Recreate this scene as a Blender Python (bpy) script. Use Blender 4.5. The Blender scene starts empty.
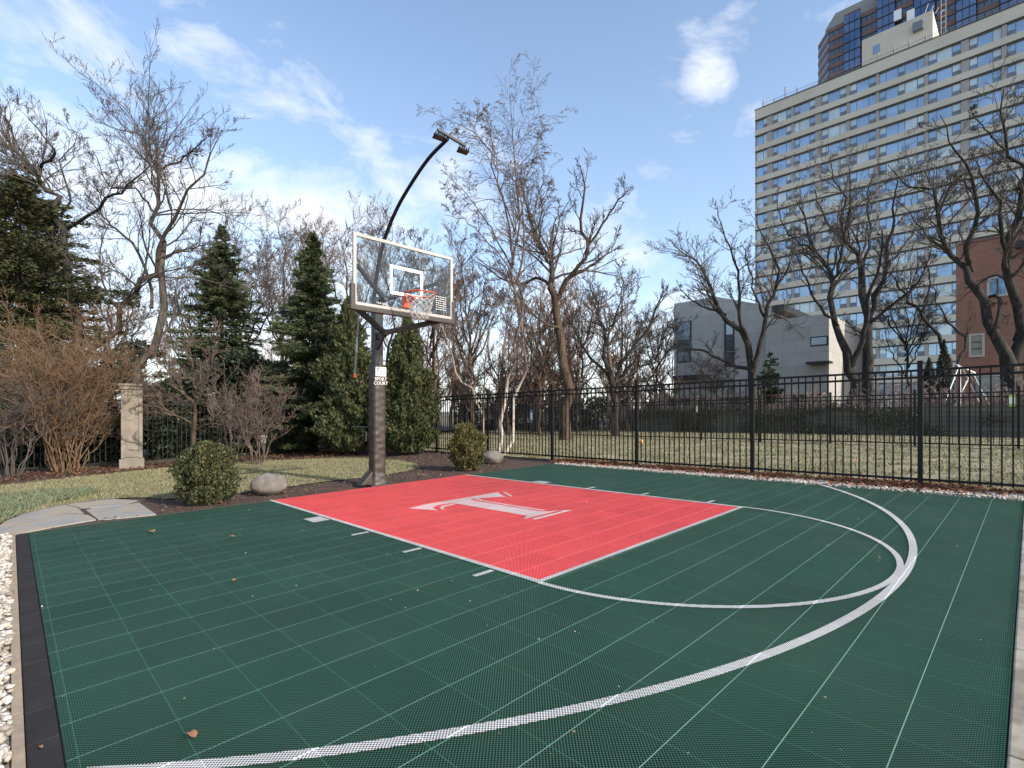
import bpy, math, random
import numpy as np
from mathutils import Vector, Matrix, noise

rnd = random.Random(11)
rng = np.random.default_rng(7)
scene = bpy.context.scene
COL = scene.collection
FT = 0.3048
# ------------------------------------------------------------------ survey
F, CX, CY, EYE = 510.5, 526.3, 410.75, 1.235
SL = 0.020
def g(x, y=0.0):                       # gently sloping plot (falls to the left)
    return SL * max(-26.0, min(26.0, x))
def gnp(x):
    return SL * np.clip(x, -26, 26)
def P(u, v, d):                        # surveyed bearing + distance -> point
    return Vector(((u-CX)/F*d, d, EYE-(v-CY)/F*d))
def hit(u, v):
    d = EYE*F/((v-CY)+SL*(u-CX))
    return Vector(((u-CX)/F*d, d, 0))
def gp(u, d):
    x = (u-CX)/F*d
    return Vector((x, d, g(x)))
YAW = math.radians(134.674)
CYW, SYW = math.cos(YAW), math.sin(YAW)
X0c, Y0c = 25.932, -8.721
def c2w(X, Y):                         # court feet -> world metres
    a, b = (X-X0c)*FT, (Y-Y0c)*FT
    return (a*SYW - b*CYW, a*CYW + b*SYW)
def w2c(x, y):
    return ((x*SYW + y*CYW)/FT + X0c, (-x*CYW + y*SYW)/FT + Y0c)
DX = Vector((SYW, CYW, 0))             # court +X (towards the street side)
DY = Vector((-CYW, SYW, 0))            # court +Y (towards the long fence)
def hitc(u, v):
    p = hit(u, v); return w2c(p.x, p.y)

# ------------------------------------------------------------------ helpers
def tag(o, label=None, cat=None, group=None, kind=None):
    if label: o['label'] = label
    if cat: o['category'] = cat
    if group: o['group'] = group
    if kind: o['kind'] = kind
    return o
def empty(name, loc, label, cat, group=None, rz=0):
    o = bpy.data.objects.new(name, None); COL.objects.link(o)
    o.location = loc; o.rotation_euler = (0, 0, rz); o.empty_display_size = .2
    return tag(o, label, cat, group)
def link(name, me, mats, parent=None, loc=None, rz=0, smooth=False, world=True):
    """link a mesh whose vertices are in WORLD coords; parented without moving"""
    o = bpy.data.objects.new(name, me); COL.objects.link(o)
    if not isinstance(mats, (list, tuple)): mats = [mats]
    if len(me.materials) == 0:
        for m in mats: me.materials.append(m)
    if parent is not None:
        o.parent = parent
        if world:
            bpy.context.view_layer.update()
            o.matrix_parent_inverse = parent.matrix_world.inverted()
    if loc is not None: o.location = loc; o.rotation_euler = (0, 0, rz)
    if smooth: me.polygons.foreach_set('use_smooth', [True]*len(me.polygons))
    return o
def recentre(o, p):
    """move a top level mesh's origin to p, keeping vertices in place"""
    o.data.transform(Matrix.Translation(-Vector(p))); o.location = p; return o
class MB:
    def __init__(s): s.v = []; s.f = []; s.m = []
    def box(s, c, size, rz=0, mi=0, ax=None, bevel=0):
        hx, hy, hz = size[0]/2, size[1]/2, size[2]/2
        if ax is None:
            ca, sa = math.cos(rz), math.sin(rz)
            ax = (Vector((ca, sa, 0)), Vector((-sa, ca, 0)), Vector((0, 0, 1)))
        c = Vector(c); b = len(s.v)
        for k in (-1, 1):
            for i, j in ((-1, -1), (1, -1), (1, 1), (-1, 1)):
                s.v.append(c + ax[0]*(i*hx) + ax[1]*(j*hy) + ax[2]*(k*hz))
        for q in ((3, 2, 1, 0), (4, 5, 6, 7), (0, 1, 5, 4), (1, 2, 6, 5), (2, 3, 7, 6), (3, 0, 4, 7)):
            s.f.append([b+t for t in q]); s.m.append(mi)
        return s
    def bar(s, a, b_, w, h=None, mi=0):
        a, b_ = Vector(a), Vector(b_); d = b_-a; L = d.length; d.normalize()
        up = Vector((0, 0, 1)) if abs(d.z) < .95 else Vector((0, 1, 0))
        y = up.cross(d).normalized(); z = d.cross(y)
        return s.box((a+b_)/2, (L, w, h or w), ax=(d, y, z), mi=mi)
    def tube(s, pts, r, n=8, mi=0, cap=True):
        pts = [Vector(p) for p in pts]
        if not isinstance(r, (list, tuple)): r = [r]*len(pts)
        b = len(s.v); y = None
        for i, p in enumerate(pts):
            t = (pts[min(i+1, len(pts)-1)]-pts[max(i-1, 0)]).normalized()
            if y is None:
                up = Vector((0, 0, 1)) if abs(t.z) < .9 else Vector((1, 0, 0))
                y = up.cross(t).normalized()
            y = (y - t*y.dot(t)).normalized(); z = t.cross(y)
            for k in range(n):
                a = 2*math.pi*k/n
                s.v.append(p + (y*math.cos(a) + z*math.sin(a))*r[i])
        for i in range(len(pts)-1):
            for k in range(n):
                k2 = (k+1) % n
                s.f.append([b+i*n+k, b+i*n+k2, b+(i+1)*n+k2, b+(i+1)*n+k]); s.m.append(mi)
        if cap:
            s.f.append([b+k for k in reversed(range(n))]); s.m.append(mi)
            s.f.append([b+(len(pts)-1)*n+k for k in range(n)]); s.m.append(mi)
        return s
    def poly(s, pts, mi=0):
        b = len(s.v); s.v += [Vector(p) for p in pts]; s.f.append(list(range(b, b+len(pts)))); s.m.append(mi); return s
    def prism(s, pts, off, mi=0):
        """closed prism: planar outline pts swept by vector off"""
        n = len(pts); b = len(s.v); off = Vector(off)
        s.v += [Vector(p) for p in pts] + [Vector(p)+off for p in pts]
        s.f.append([b+i for i in reversed(range(n))]); s.f.append([b+n+i for i in range(n)]); s.m += [mi, mi]
        for i in range(n):
            j = (i+1) % n; s.f.append([b+i, b+j, b+n+j, b+n+i]); s.m.append(mi)
        return s
    def mesh(s, name):
        me = bpy.data.meshes.new(name); me.from_pydata([tuple(p) for p in s.v], [], s.f)
        me.polygons.foreach_set('material_index', s.m); me.update(); return me
    def build(s, name, mats, parent=None, smooth=False, **k):
        me = s.mesh(name); o = link(name, me, mats, parent, smooth=smooth, **k)
        return o
def bevel(o, w=.01, seg=2):
    m = o.modifiers.new('b', 'BEVEL'); m.width = w; m.segments = seg; m.limit_method = 'ANGLE'; return o
def mesh_np(name, V, Fc, mi=None, smooth=False):
    me = bpy.data.meshes.new(name); n = Fc.shape[1]
    me.vertices.add(len(V)); me.vertices.foreach_set('co', np.ascontiguousarray(V, dtype=np.float32).ravel())
    me.loops.add(Fc.size); me.loops.foreach_set('vertex_index', np.ascontiguousarray(Fc, dtype=np.int32).ravel())
    me.polygons.add(len(Fc)); me.polygons.foreach_set('loop_start', np.arange(0, Fc.size, n, dtype=np.int32))
    if mi is not None: me.polygons.foreach_set('material_index', np.ascontiguousarray(mi, dtype=np.int32))
    if smooth: me.polygons.foreach_set('use_smooth', np.ones(len(Fc), dtype=bool))
    me.update(calc_edges=True); me.validate(); return me

# ------------------------------------------------------------------ materials
def NT(name):
    m = bpy.data.materials.new(name); m.use_nodes = True
    nt = m.node_tree; return m, nt, nt.nodes['Principled BSDF']
def N(nt, t, **k):
    n = nt.nodes.new(t)
    for a, b in k.items(): setattr(n, a, b)
    return n
def mth(nt, op, a, b=None, clamp=False):
    n = N(nt, 'ShaderNodeMath', operation=op, use_clamp=clamp)
    for i, x in enumerate((a, b)):
        if x is None: continue
        if isinstance(x, (int, float)): n.inputs[i].default_value = x
        else: nt.links.new(x, n.inputs[i])
    return n.outputs[0]
def mixc(nt, fac, a, b, mode='MIX'):
    n = N(nt, 'ShaderNodeMix', data_type='RGBA', blend_type=mode)
    for i, x in ((0, fac), (6, a), (7, b)):
        if isinstance(x, (int, float)): n.inputs[i].default_value = x
        elif isinstance(x, tuple): n.inputs[i].default_value = (*x, 1)
        else: nt.links.new(x, n.inputs[i])
    return n.outputs[2]
def noise_t(nt, scale, detail=3, rough=.55, coord='Object', dist=0, vec=None):
    n = N(nt, 'ShaderNodeTexNoise'); n.inputs['Scale'].default_value = scale
    n.inputs['Detail'].default_value = detail; n.inputs['Roughness'].default_value = rough
    n.inputs['Distortion'].default_value = dist
    if vec is None:
        tc = N(nt, 'ShaderNodeTexCoord'); vec = tc.outputs[coord]
    nt.links.new(vec, n.inputs['Vector']); return n.outputs['Fac']
def ramp(nt, f, stops):
    r = N(nt, 'ShaderNodeValToRGB'); nt.links.new(f, r.inputs[0]); e = r.color_ramp.elements
    while len(e) < len(stops): e.new(.5)
    for k, (p, c) in zip(e, stops): k.position = p; k.color = (*c, 1)
    return r.outputs[0]
def bump(nt, bs, h, strength=.3, dist=.01):
    b = N(nt, 'ShaderNodeBump'); b.inputs['Strength'].default_value = strength; b.inputs['Distance'].default_value = dist
    nt.links.new(h, b.inputs['Height']); nt.links.new(b.outputs[0], bs.inputs['Normal'])
def mat(name, c1, c2=None, scale=8, rough=.7, metal=0, bmp=0, bscale=None, bdist=.01, spec=.5, detail=4, coord='Object', c3=None, scale2=None):
    m, nt, bs = NT(name)
    bs.inputs['Roughness'].default_value = rough; bs.inputs['Metallic'].default_value = metal
    bs.inputs['Specular IOR Level'].default_value = spec
    if c2 is None: c2 = tuple(x*.8 for x in c1)
    f = noise_t(nt, scale, detail, coord=coord)
    col = ramp(nt, f, [(.3, c1), (.7, c2)])
    if c3 is not None:
        f2 = noise_t(nt, scale2 or scale*.15, 3, coord=coord)
        col = mixc(nt, ramp(nt, f2, [(.42, (0, 0, 0)), (.62, (1, 1, 1))]), col, c3)
    nt.links.new(col, bs.inputs['Base Color'])
    if bmp: bump(nt, bs, noise_t(nt, bscale or scale*4, 4, coord=coord), bmp, bdist)
    return m
def leafmat(name, cols, rough=.6, trans=.15):
    """colour differs leaf to leaf"""
    m, nt, bs = NT(name)
    ge = N(nt, 'ShaderNodeNewGeometry')
    c = ramp(nt, ge.outputs['Random Per Island'], [(i/(len(cols)-1), q) for i, q in enumerate(cols)])
    nt.links.new(c, bs.inputs['Base Color']); bs.inputs['Roughness'].default_value = rough
    bs.inputs['Specular IOR Level'].default_value = .3
    return m

HP = 0.3048/19                                           # perforation pitch
def court_mat(name, col, seam, col2=None, seam_w=.0020, thr=.49, dirt=1):
    m, nt, bs = NT(name)
    tc = N(nt, 'ShaderNodeTexCoord'); sx = N(nt, 'ShaderNodeSeparateXYZ'); nt.links.new(tc.outputs['Object'], sx.inputs[0])
    X, Y = sx.outputs[0], sx.outputs[1]
    a = mth(nt, 'ABSOLUTE', mth(nt, 'SINE', mth(nt, 'MULTIPLY', X, math.pi/HP)))
    b = mth(nt, 'ABSOLUTE', mth(nt, 'SINE', mth(nt, 'MULTIPLY', Y, math.pi/HP)))
    c = mth(nt, 'ABSOLUTE', mth(nt, 'COSINE', mth(nt, 'MULTIPLY', X, math.pi/HP)))
    d = mth(nt, 'ABSOLUTE', mth(nt, 'COSINE', mth(nt, 'MULTIPLY', Y, math.pi/HP)))
    hole = mth(nt, 'MAXIMUM', mth(nt, 'MULTIPLY', a, b), mth(nt, 'MULTIPLY', c, d))   # diamond lattice
    rib = mth(nt, 'LESS_THAN', hole, thr)
    def edge(c_, off, w):
        t = mth(nt, 'FRACT', mth(nt, 'DIVIDE', mth(nt, 'SUBTRACT', c_, off*FT), FT))
        t = mth(nt, 'ABSOLUTE', mth(nt, 'SUBTRACT', t, .5))
        return mth(nt, 'GREATER_THAN', t, .5-w/FT)
    e1 = edge(X, -.21, seam_w); e2 = edge(Y, -.142, seam_w*.45)
    solid = mth(nt, 'MAXIMUM', rib, mth(nt, 'MAXIMUM', e1, e2))
    nt.links.new(solid, bs.inputs['Alpha'])
    # tile to tile tone + faint dust
    fl = N(nt, 'ShaderNodeVectorMath', operation='FLOOR')
    mp = N(nt, 'ShaderNodeMapping'); mp.inputs['Scale'].default_value = (1/FT, 1/FT, 0); mp.inputs['Location'].default_value = (.21, .142, 0)
    nt.links.new(tc.outputs['Object'], mp.inputs[0]); nt.links.new(mp.outputs[0], fl.inputs[0])
    wn = N(nt, 'ShaderNodeTexWhiteNoise'); nt.links.new(fl.outputs[0], wn.inputs[0])
    base = mixc(nt, wn.outputs['Value'], tuple(x*.93 for x in col), tuple(x*1.07 for x in col))
    dust = noise_t(nt, 1.3, 5, .65)
    base = mixc(nt, mth(nt, 'MULTIPLY', ramp(nt, dust, [(.45, (0, 0, 0)), (.75, (1, 1, 1))]), .12*dirt), base, (.20, .20, .14))
    base = mixc(nt, mth(nt, 'MULTIPLY', ramp(nt, noise_t(nt, .45, 6, .7), [(.40, (0, 0, 0)), (.60, (1, 1, 1))]), .30*dirt), base, tuple(x*.72 for x in col))
    base = mixc(nt, e2, base, tuple(x*.97+y*.03 for x, y in zip(col, seam)))
    base = mixc(nt, e1, base, seam)  # pale seam colour paints in the glint along the tile edges
    nt.links.new(base, bs.inputs['Base Color'])
    bs.inputs['Roughness'].default_value = .62; bs.inputs['Specular IOR Level'].default_value = .22
    return m

M = {}
M['green'] = court_mat('green_tile', (.050, .180, .108), (.17, .31, .24))
M['green_low'] = court_mat('green_tile_grid', (.022, .07, .045), (.022, .07, .045), seam_w=.0001)  # same tile plastic, darkened to paint in shade down the holes
M['red'] = court_mat('red_tile', (.95, .12, .12), (.95, .24, .22), thr=.62, dirt=.15)
M['white'] = court_mat('white_tile_paint', (.74, .72, .70), (.82, .80, .79), thr=.60)
M['pad'] = mat('court_base', (.005, .007, .006), (.008, .010, .009), 6, .9)
M['black'] = mat('black_powdercoat', (.010, .009, .009), (.014, .013, .012), 20, .5, spec=.25)
M['darkmetal'] = mat('dark_steel', (.03, .027, .026), (.04, .036, .034), 12, .45)
M['vinyl'] = mat('vinyl_padding', (.036, .027, .021), (.050, .039, .031), 5, .5, bmp=.25, bscale=9, bdist=.03)
M['frame'] = mat('backboard_frame', (.40, .355, .32), (.46, .41, .37), 9, .5)
M['whitep'] = mat('white_paint', (.78, .77, .75), (.85, .84, .82), 10, .5)
M['orange'] = mat('orange_rim', (.75, .10, .025), (.62, .08, .02), 14, .4)
M['net'] = mat('net_cord', (.52, .48, .44), (.42, .38, .35), 40, .8)
M['mulch'] = mat('mulch_bark', (.045, .026, .018), (.11, .062, .04), 22, .95, bmp=.9, bscale=45, bdist=.03, c3=(.07, .042, .03), scale2=1.2)
M['lawn'] = mat('lawn_turf', (.19, .175, .085), (.11, .115, .048), 30, .95, bmp=.8, bscale=120, bdist=.03, c3=(.25, .215, .12), scale2=1.6)
M['backlawn'] = mat('back_lawn_turf', (.29, .27, .15), (.11, .115, .05), 9, .95, bmp=.9, bscale=60, bdist=.05, c3=(.38, .33, .21), scale2=1.1)
M['soil'] = mat('ground_soil', (.10, .085, .055), (.16, .14, .08), 3, .95, bmp=.5, bscale=20, bdist=.04)
M['asphalt'] = mat('asphalt', (.05, .05, .052), (.065, .064, .063), 8, .9)
M['concrete'] = mat('concrete', (.36, .315, .25), (.27, .235, .185), 5, .85, bmp=.3, bscale=40, bdist=.008, c3=(.20, .17, .13), scale2=5)
M['flag'] = mat('flagstone', (.22, .215, .21), (.31, .295, .27), 5, .8, bmp=.6, bscale=9, bdist=.015, c3=(.33, .27, .20), scale2=2.6)
M['stone'] = mat('pillar_limestone', (.27, .225, .175), (.22, .185, .145), 4, .85, bmp=.3, bscale=30, bdist=.006, c3=(.19, .16, .125), scale2=2)
M['rubber'] = mat('black_edging', (.022, .019, .019), (.032, .028, .028), 9, .8, spec=.2, bmp=.15, bscale=80, bdist=.003)
M['timber'] = mat('weathered_timber', (.36, .28, .19), (.26, .20, .14), 14, .85, bmp=.4, bscale=30, bdist=.006)
def stonemat():
    return leafmat('white_gravel', [(.60, .55, .48), (.36, .31, .25), (.66, .61, .54), (.28, .20, .14), (.50, .45, .38), (.44, .40, .35), (.22, .17, .13), (.58, .53, .46)], .8)
M['gravel'] = stonemat()
M['gravelbed'] = mat('gravel_bed', (.42, .37, .32), (.18, .15, .12), 60, .95, bmp=.9, bscale=90, bdist=.02)
M['leaf'] = leafmat('dry_leaves', [(.22, .08, .035), (.30, .11, .045), (.13, .05, .03), (.34, .16, .07), (.17, .085, .05)])
def barkmat(name, c1, c2, sc=9):
    m, nt, bs = NT(name)
    tc = N(nt, 'ShaderNodeTexCoord'); mp = N(nt, 'ShaderNodeMapping'); mp.inputs['Scale'].default_value = (1, 1, .22); nt.links.new(tc.outputs['Object'], mp.inputs[0])
    f = noise_t(nt, sc, 5, .7, vec=mp.outputs[0], dist=.6); f2 = noise_t(nt, 1.3, 3)
    col = ramp(nt, f, [(.36, tuple(x*.35 for x in c1)), (.5, c1), (.66, c2)])
    col = mixc(nt, mth(nt, 'MULTIPLY', f2, .5), col, tuple(x*.6 for x in c1))
    nt.links.new(col, bs.inputs['Base Color']); bs.inputs['Roughness'].default_value = .95; bs.inputs['Specular IOR Level'].default_value = .2
    bump(nt, bs, f, 1.0, .04); return m
M['bark'] = barkmat('bark', (.085, .070, .055), (.15, .125, .10))
M['barkdark'] = barkmat('bark_dark', (.050, .044, .038), (.095, .083, .070))
M['barkwarm'] = barkmat('bark_warm', (.095, .065, .045), (.15, .105, .075))
M['twig'] = mat('twig_bark', (.075, .055, .045), (.12, .088, .07), 3, .9)
M['twigdark'] = mat('twig_dark', (.062, .050, .042), (.105, .083, .068), 3, .9)
M['twigred'] = mat('twig_reddish', (.125, .080, .058), (.19, .125, .09), 3, .9)
M['twigtan'] = mat('twig_tan', (.125, .072, .040), (.21, .128, .072), 4, .9)
M['twigpink'] = mat('twig_pinkish', (.095, .066, .052), (.16, .11, .088), 4, .9)
M['twigwarm'] = mat('twig_warm', (.095, .068, .055), (.15, .105, .085), 3, .9)
M['twigmute'] = mat('twig_muted', (.22, .165, .145), (.32, .25, .22), 4, .9)
M['palebark'] = mat('pale_bark', (.36, .30, .24), (.26, .21, .165), 9, .9, bmp=.4, bscale=25, bdist=.02)
def birch():
    m, nt, bs = NT('birch_bark')
    tc = N(nt, 'ShaderNodeTexCoord'); mp = N(nt, 'ShaderNodeMapping'); mp.inputs['Scale'].default_value = (3, 3, 14)
    nt.links.new(tc.outputs['Object'], mp.inputs[0])
    f = noise_t(nt, 1.6, 5, .7, vec=mp.outputs[0])
    c = ramp(nt, f, [(.32, (.10, .07, .055)), (.46, (.50, .42, .36)), (.7, (.70, .63, .56))])
    sz = N(nt, 'ShaderNodeSeparateXYZ'); nt.links.new(tc.outputs['Object'], sz.inputs[0])
    up_ = mth(nt, 'MULTIPLY', mth(nt, 'SUBTRACT', sz.outputs[2], 1.5), 1.3, clamp=True)
    c = mixc(nt, up_, c, (.13, .09, .07))
    nt.links.new(c, bs.inputs['Base Color']); bs.inputs['Roughness'].default_value = .75
    return m
M['birch'] = birch()
M['spruce'] = leafmat('spruce_needles', [(.036, .055, .026), (.080, .105, .044), (.052, .078, .036), (.115, .130, .058), (.09, .078, .05)])
M['spruce2'] = leafmat('spruce_needles_olive', [(.035, .048, .020), (.075, .085, .034), (.045, .060, .026), (.11, .105, .045), (.08, .068, .04)])
M['arbor'] = leafmat('cedar_sprays', [(.024, .040, .015), (.050, .066, .024), (.085, .09, .034), (.032, .048, .02), (.11, .085, .04)])
M['box'] = leafmat('boxwood_leaves', [(.028, .040, .016), (.06, .070, .026), (.10, .10, .042), (.026, .038, .016), (.15, .125, .065)])
M['juniper'] = leafmat('juniper_leaves', [(.050, .066, .020), (.10, .095, .03), (.13, .10, .035), (.035, .052, .02)])
M['hedge'] = leafmat('hedge_leaves', [(.012, .020, .012), (.022, .032, .018), (.03, .04, .022), (.045, .05, .03)])
M['blade'] = leafmat('grass_blades', [(.27, .23, .12), (.18, .17, .075), (.33, .28, .17), (.11, .125, .045)], .8)
M['cover'] = leafmat('ground_cover_leaves', [(.12, .145, .075), (.18, .205, .115), (.09, .115, .055), (.26, .26, .17)], .8)
M['tanwall'] = mat('tower_concrete', (.60, .53, .42), (.54, .475, .375), .35, .85, c3=(.63, .56, .45), scale2=.12)
M['tanpier'] = mat('tower_pier', (.40, .355, .32), (.36, .32, .285), .5, .85)
M['brown'] = mat('brown_brick_spandrel', (.22, .125, .105), (.17, .10, .085), .7, .85)
M['darkline'] = mat('dark_window_frame', (.022, .022, .026), (.03, .03, .034), 4, .5)
M['greyconc'] = mat('grey_concrete_panel', (.30, .285, .26), (.26, .25, .23), .4, .85)
def glass(name, c, rough=.06, metal=.55, sc=.25, c2=None):
    m, nt, bs = NT(name)
    f = noise_t(nt, sc, 2)
    nt.links.new(ramp(nt, f, [(.35, c), (.65, c2 or tuple(x*.75 for x in c))]), bs.inputs['Base Color'])
    bs.inputs['Roughness'].default_value = rough; bs.inputs['Metallic'].default_value = metal
    bs.inputs['Specular IOR Level'].default_value = .9
    return m
M['g_blue'] = glass('window_glass_blue', (.30, .42, .56))
M['g_deep'] = glass('window_glass_deep', (.05, .10, .22), metal=.45, sc=.12, c2=(.16, .22, .34))
M['g_dark'] = glass('window_glass_dark', (.12, .15, .18), metal=.5)
M['g_pale'] = glass('curtained_window', (.45, .55, .60), rough=.2, metal=.15)
M['acbox'] = mat('ac_unit_grille', (.14, .16, .18), (.20, .215, .23), 3, .6)
def panelled(name, base, line, w, h, mortar=.015, c2=None, bmp=.2):
    m, nt, bs = NT(name)
    uv = N(nt, 'ShaderNodeUVMap'); br = N(nt, 'ShaderNodeTexBrick'); nt.links.new(uv.outputs[0], br.inputs['Vector'])
    br.inputs['Scale'].default_value = 1; br.inputs['Brick Width'].default_value = w; br.inputs['Row Height'].default_value = h
    br.inputs['Mortar Size'].default_value = mortar; br.inputs['Color1'].default_value = (*base, 1)
    br.inputs['Color2'].default_value = (*(c2 or tuple(x*.85 for x in base)), 1); br.inputs['Mortar'].default_value = (*line, 1)
    f = noise_t(nt, .7, 6, .65)
    col = mixc(nt, mth(nt, 'MULTIPLY', ramp(nt, f, [(.4, (0, 0, 0)), (.7, (1, 1, 1))]), .35), br.outputs['Color'], tuple(x*.6 for x in base))
    nt.links.new(col, bs.inputs['Base Color']); bs.inputs['Roughness'].default_value = .85
    bump(nt, bs, br.outputs['Fac'], -bmp, .01)
    return m
M['stucco'] = panelled('grey_stone_cladding', (.46, .435, .395), (.30, .285, .26), 1.6, .8, .014, (.395, .375, .34))
M['brick'] = panelled('red_brick', (.34, .135, .09), (.30, .20, .15), .22, .075, .010, (.26, .10, .065))
M['gardenwall'] = panelled('dark_board_wall', (.13, .115, .085), (.04, .036, .03), 2.4, .17, .012, (.09, .08, .06))
M['ltstone'] = mat('light_stone_trim', (.5, .47, .42), (.44, .41, .36), 5, .8)
M['carwhite'] = mat('car_paint_white', (.75, .75, .76), (.7, .7, .71), 2, .25, spec=.7)
M['carsilver'] = mat('car_paint_silver', (.42, .43, .45), (.38, .39, .41), 2, .25, metal=.6)
M['carred'] = mat('car_paint_red', (.35, .03, .03), (.3, .025, .025), 2, .25, spec=.7)
M['tyre'] = mat('tyre_rubber', (.02, .02, .02), (.03, .03, .03), 20, .9)
M['headlight'] = mat('lamp_lens', (.7, .7, .68), (.6, .6, .6), 6, .15)
M['boulder'] = mat('boulder_stone', (.24, .205, .18), (.17, .145, .125), 7, .8, bmp=.6, bscale=40, bdist=.008, c3=(.14, .12, .10), scale2=6)
M['yellow'] = mat('yellow_sign', (.42, .45, .10), (.36, .38, .08), 6, .5)
M['blue'] = mat('blue_panel', (.08, .25, .55), (.07, .22, .5), 6, .5)
M['salmon'] = mat('salmon_coping', (.45, .22, .17), (.38, .20, .16), 6, .7)
M['ink'] = mat('black_lettering', (.02, .02, .02), (.03, .03, .03), 10, .6)
def clear_glass():
    m, nt, bs = NT('clear_backboard_glass')
    nt.nodes.remove(bs)
    out = nt.nodes['Material Output']
    tr = N(nt, 'ShaderNodeBsdfTransparent'); tr.inputs[0].default_value = (.86, .90, .90, 1)
    gl = N(nt, 'ShaderNodeBsdfGlossy'); gl.inputs['Roughness'].default_value = .03
    fr = N(nt, 'ShaderNodeFresnel'); fr.inputs[0].default_value = 1.3
    mx = N(nt, 'ShaderNodeMixShader'); nt.links.new(fr.outputs[0], mx.inputs[0]); nt.links.new(tr.outputs[0], mx.inputs[1]); nt.links.new(gl.outputs[0], mx.inputs[2])
    nt.links.new(mx.outputs[0], out.inputs[0]); return m
M['clear'] = clear_glass()

def uvbox(o, sc=1.0):
    """metric UVs: u along the wall, v up"""
    me = o.data; uv = me.uv_layers.new(name='UVMap'); mw = o.matrix_world
    for p in me.polygons:
        n = p.normal
        for li in p.loop_indices:
            co = me.vertices[me.loops[li].vertex_index].co
            if abs(n.z) > .7: uv.data[li].uv = (co.x*sc, co.y*sc)
            else:
                t = Vector((-n.y, n.x, 0)).normalized(); uv.data[li].uv = (co.dot(t)*sc, co.z*sc)
    return o

# ------------------------------------------------------------------ ground
def inside(pt, poly):
    x, y = pt; c = False; n = len(poly)
    for i in range(n):
        x1, y1 = poly[i]; x2, y2 = poly[i-1]
        if (y1 > y) != (y2 > y) and x < (x2-x1)*(y-y1)/(y2-y1)+x1: c = not c
    return c
def sheet(name, pts, m, lift, parent=None, kind='structure', tri=True):
    """flat sheet following the slope; pts = [(x,y)]"""
    mb = MB(); mb.poly([(x, y, g(x)+lift) for x, y in pts])
    o = mb.build(name, m, parent)
    if parent is None and kind: tag(o, kind=kind)
    return o
def smoothpoly(pts, it=2):
    for _ in range(it):
        q = []
        for i in range(len(pts)):
            a, b = pts[i], pts[(i+1) % len(pts)]
            q += [(a[0]*.75+b[0]*.25, a[1]*.75+b[1]*.25), (a[0]*.25+b[0]*.75, a[1]*.25+b[1]*.75)]
        pts = q
    return pts
# big terrain
xs = [-600, -200, -80, -26, -13, 0, 13, 26, 80, 200, 600]; ys = [-60, -10, 0, 10, 25, 60, 150, 400, 900]
mb = MB()
for y in ys:
    for x in xs: mb.v.append(Vector((x, y, g(x)-.03)))
for j in range(len(ys)-1):
    for i in range(len(xs)-1):
        a = j*len(xs)+i; mb.f.append([a, a+1, a+1+len(xs), a+len(xs)]); mb.m.append(0)
tag(mb.build('ground', M['soil']), kind='structure')

XR, YF, YL = 25.724, 20.092, -8.255
LX = 17.744
YFEN = 22.45
def cw(p): return c2w(*p)
# mulch bed: all of the planting strip behind the baseline and round the lawn
mul = [(-0.03, YL-.1), (-0.03, YF+.3), (-1.2, YFEN-.1), (-26.3, YFEN-.1)]
fc = (-5.42, 18.72)
A = Vector((5.85, 7.58, 0))             # first fence post in view
FD = Vector((-.711, .703, 0))
def fpt(s): return A+FD*s
corner = fpt(15.86)
BD = Vector((-.703, -.711, 0))
def bpt(t): return corner+BD*t
mul = [cw((-.02, YL-.2)), cw((-.02, YF)), cw((1.5, YF+1.2)), cw((0, YFEN))] + [(corner.x, corner.y)] + [(bpt(14).x, bpt(14).y)] + [(hit(0, 560).x-2.5, hit(0, 560).y)]
sheet('mulch_bed', mul, M['mulch'], -.012)
lawn_px = [(-60, 492), (0, 486), (60, 479), (120, 473), (175, 467), (250, 461.5), (340, 458), (395, 459.5), (424, 466), (410, 471), (378, 476.5), (320, 482), (282, 488), (235, 494), (170, 500), (140, 497), (100, 500), (60, 505), (0, 520), (-60, 540)]
lawn_w = smoothpoly([(hit(u, v).x, hit(u, v).y) for u, v in lawn_px], 1)
sheet('lawn', lawn_w, M['lawn'], .004)
# back yard lawn beyond the long fence
a, b = fpt(-14), fpt(30); nrm = Vector((.703, .711, 0))
bl = [a, b, b+nrm*14.6, a+nrm*14.6]
sheet('back_lawn', [((p+nrm*.12).x, (p+nrm*.12).y) for p in bl], M['backlawn'], -.006)
# strip of gravel along the long fence
gr = [cw((XR+3, YF+.02)), cw((XR+3, YFEN+.2)), cw((0, YFEN+.2)), cw((.2, YF+.02))]
sheet('gravel_strip', gr, M['gravelbed'], -.012)
lg = [cw((-.2, YL-.4)), cw((-.2, -14)), cw((24, -14)), cw((24, YL-.4))]
sheet('gravel_bed', lg, M['gravelbed'], -.022)
# street behind the left hedge
s0, s1 = bpt(-30)+Vector((-.711, .703, 0))*9, bpt(60)+Vector((-.711, .703, 0))*9
off = Vector((-.711, .703, 0))*9
sheet('road', [(s0.x, s0.y), (s1.x, s1.y), ((s1+off).x, (s1+off).y), ((s0+off).x, (s0+off).y)], M['asphalt'], -.01)

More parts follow.
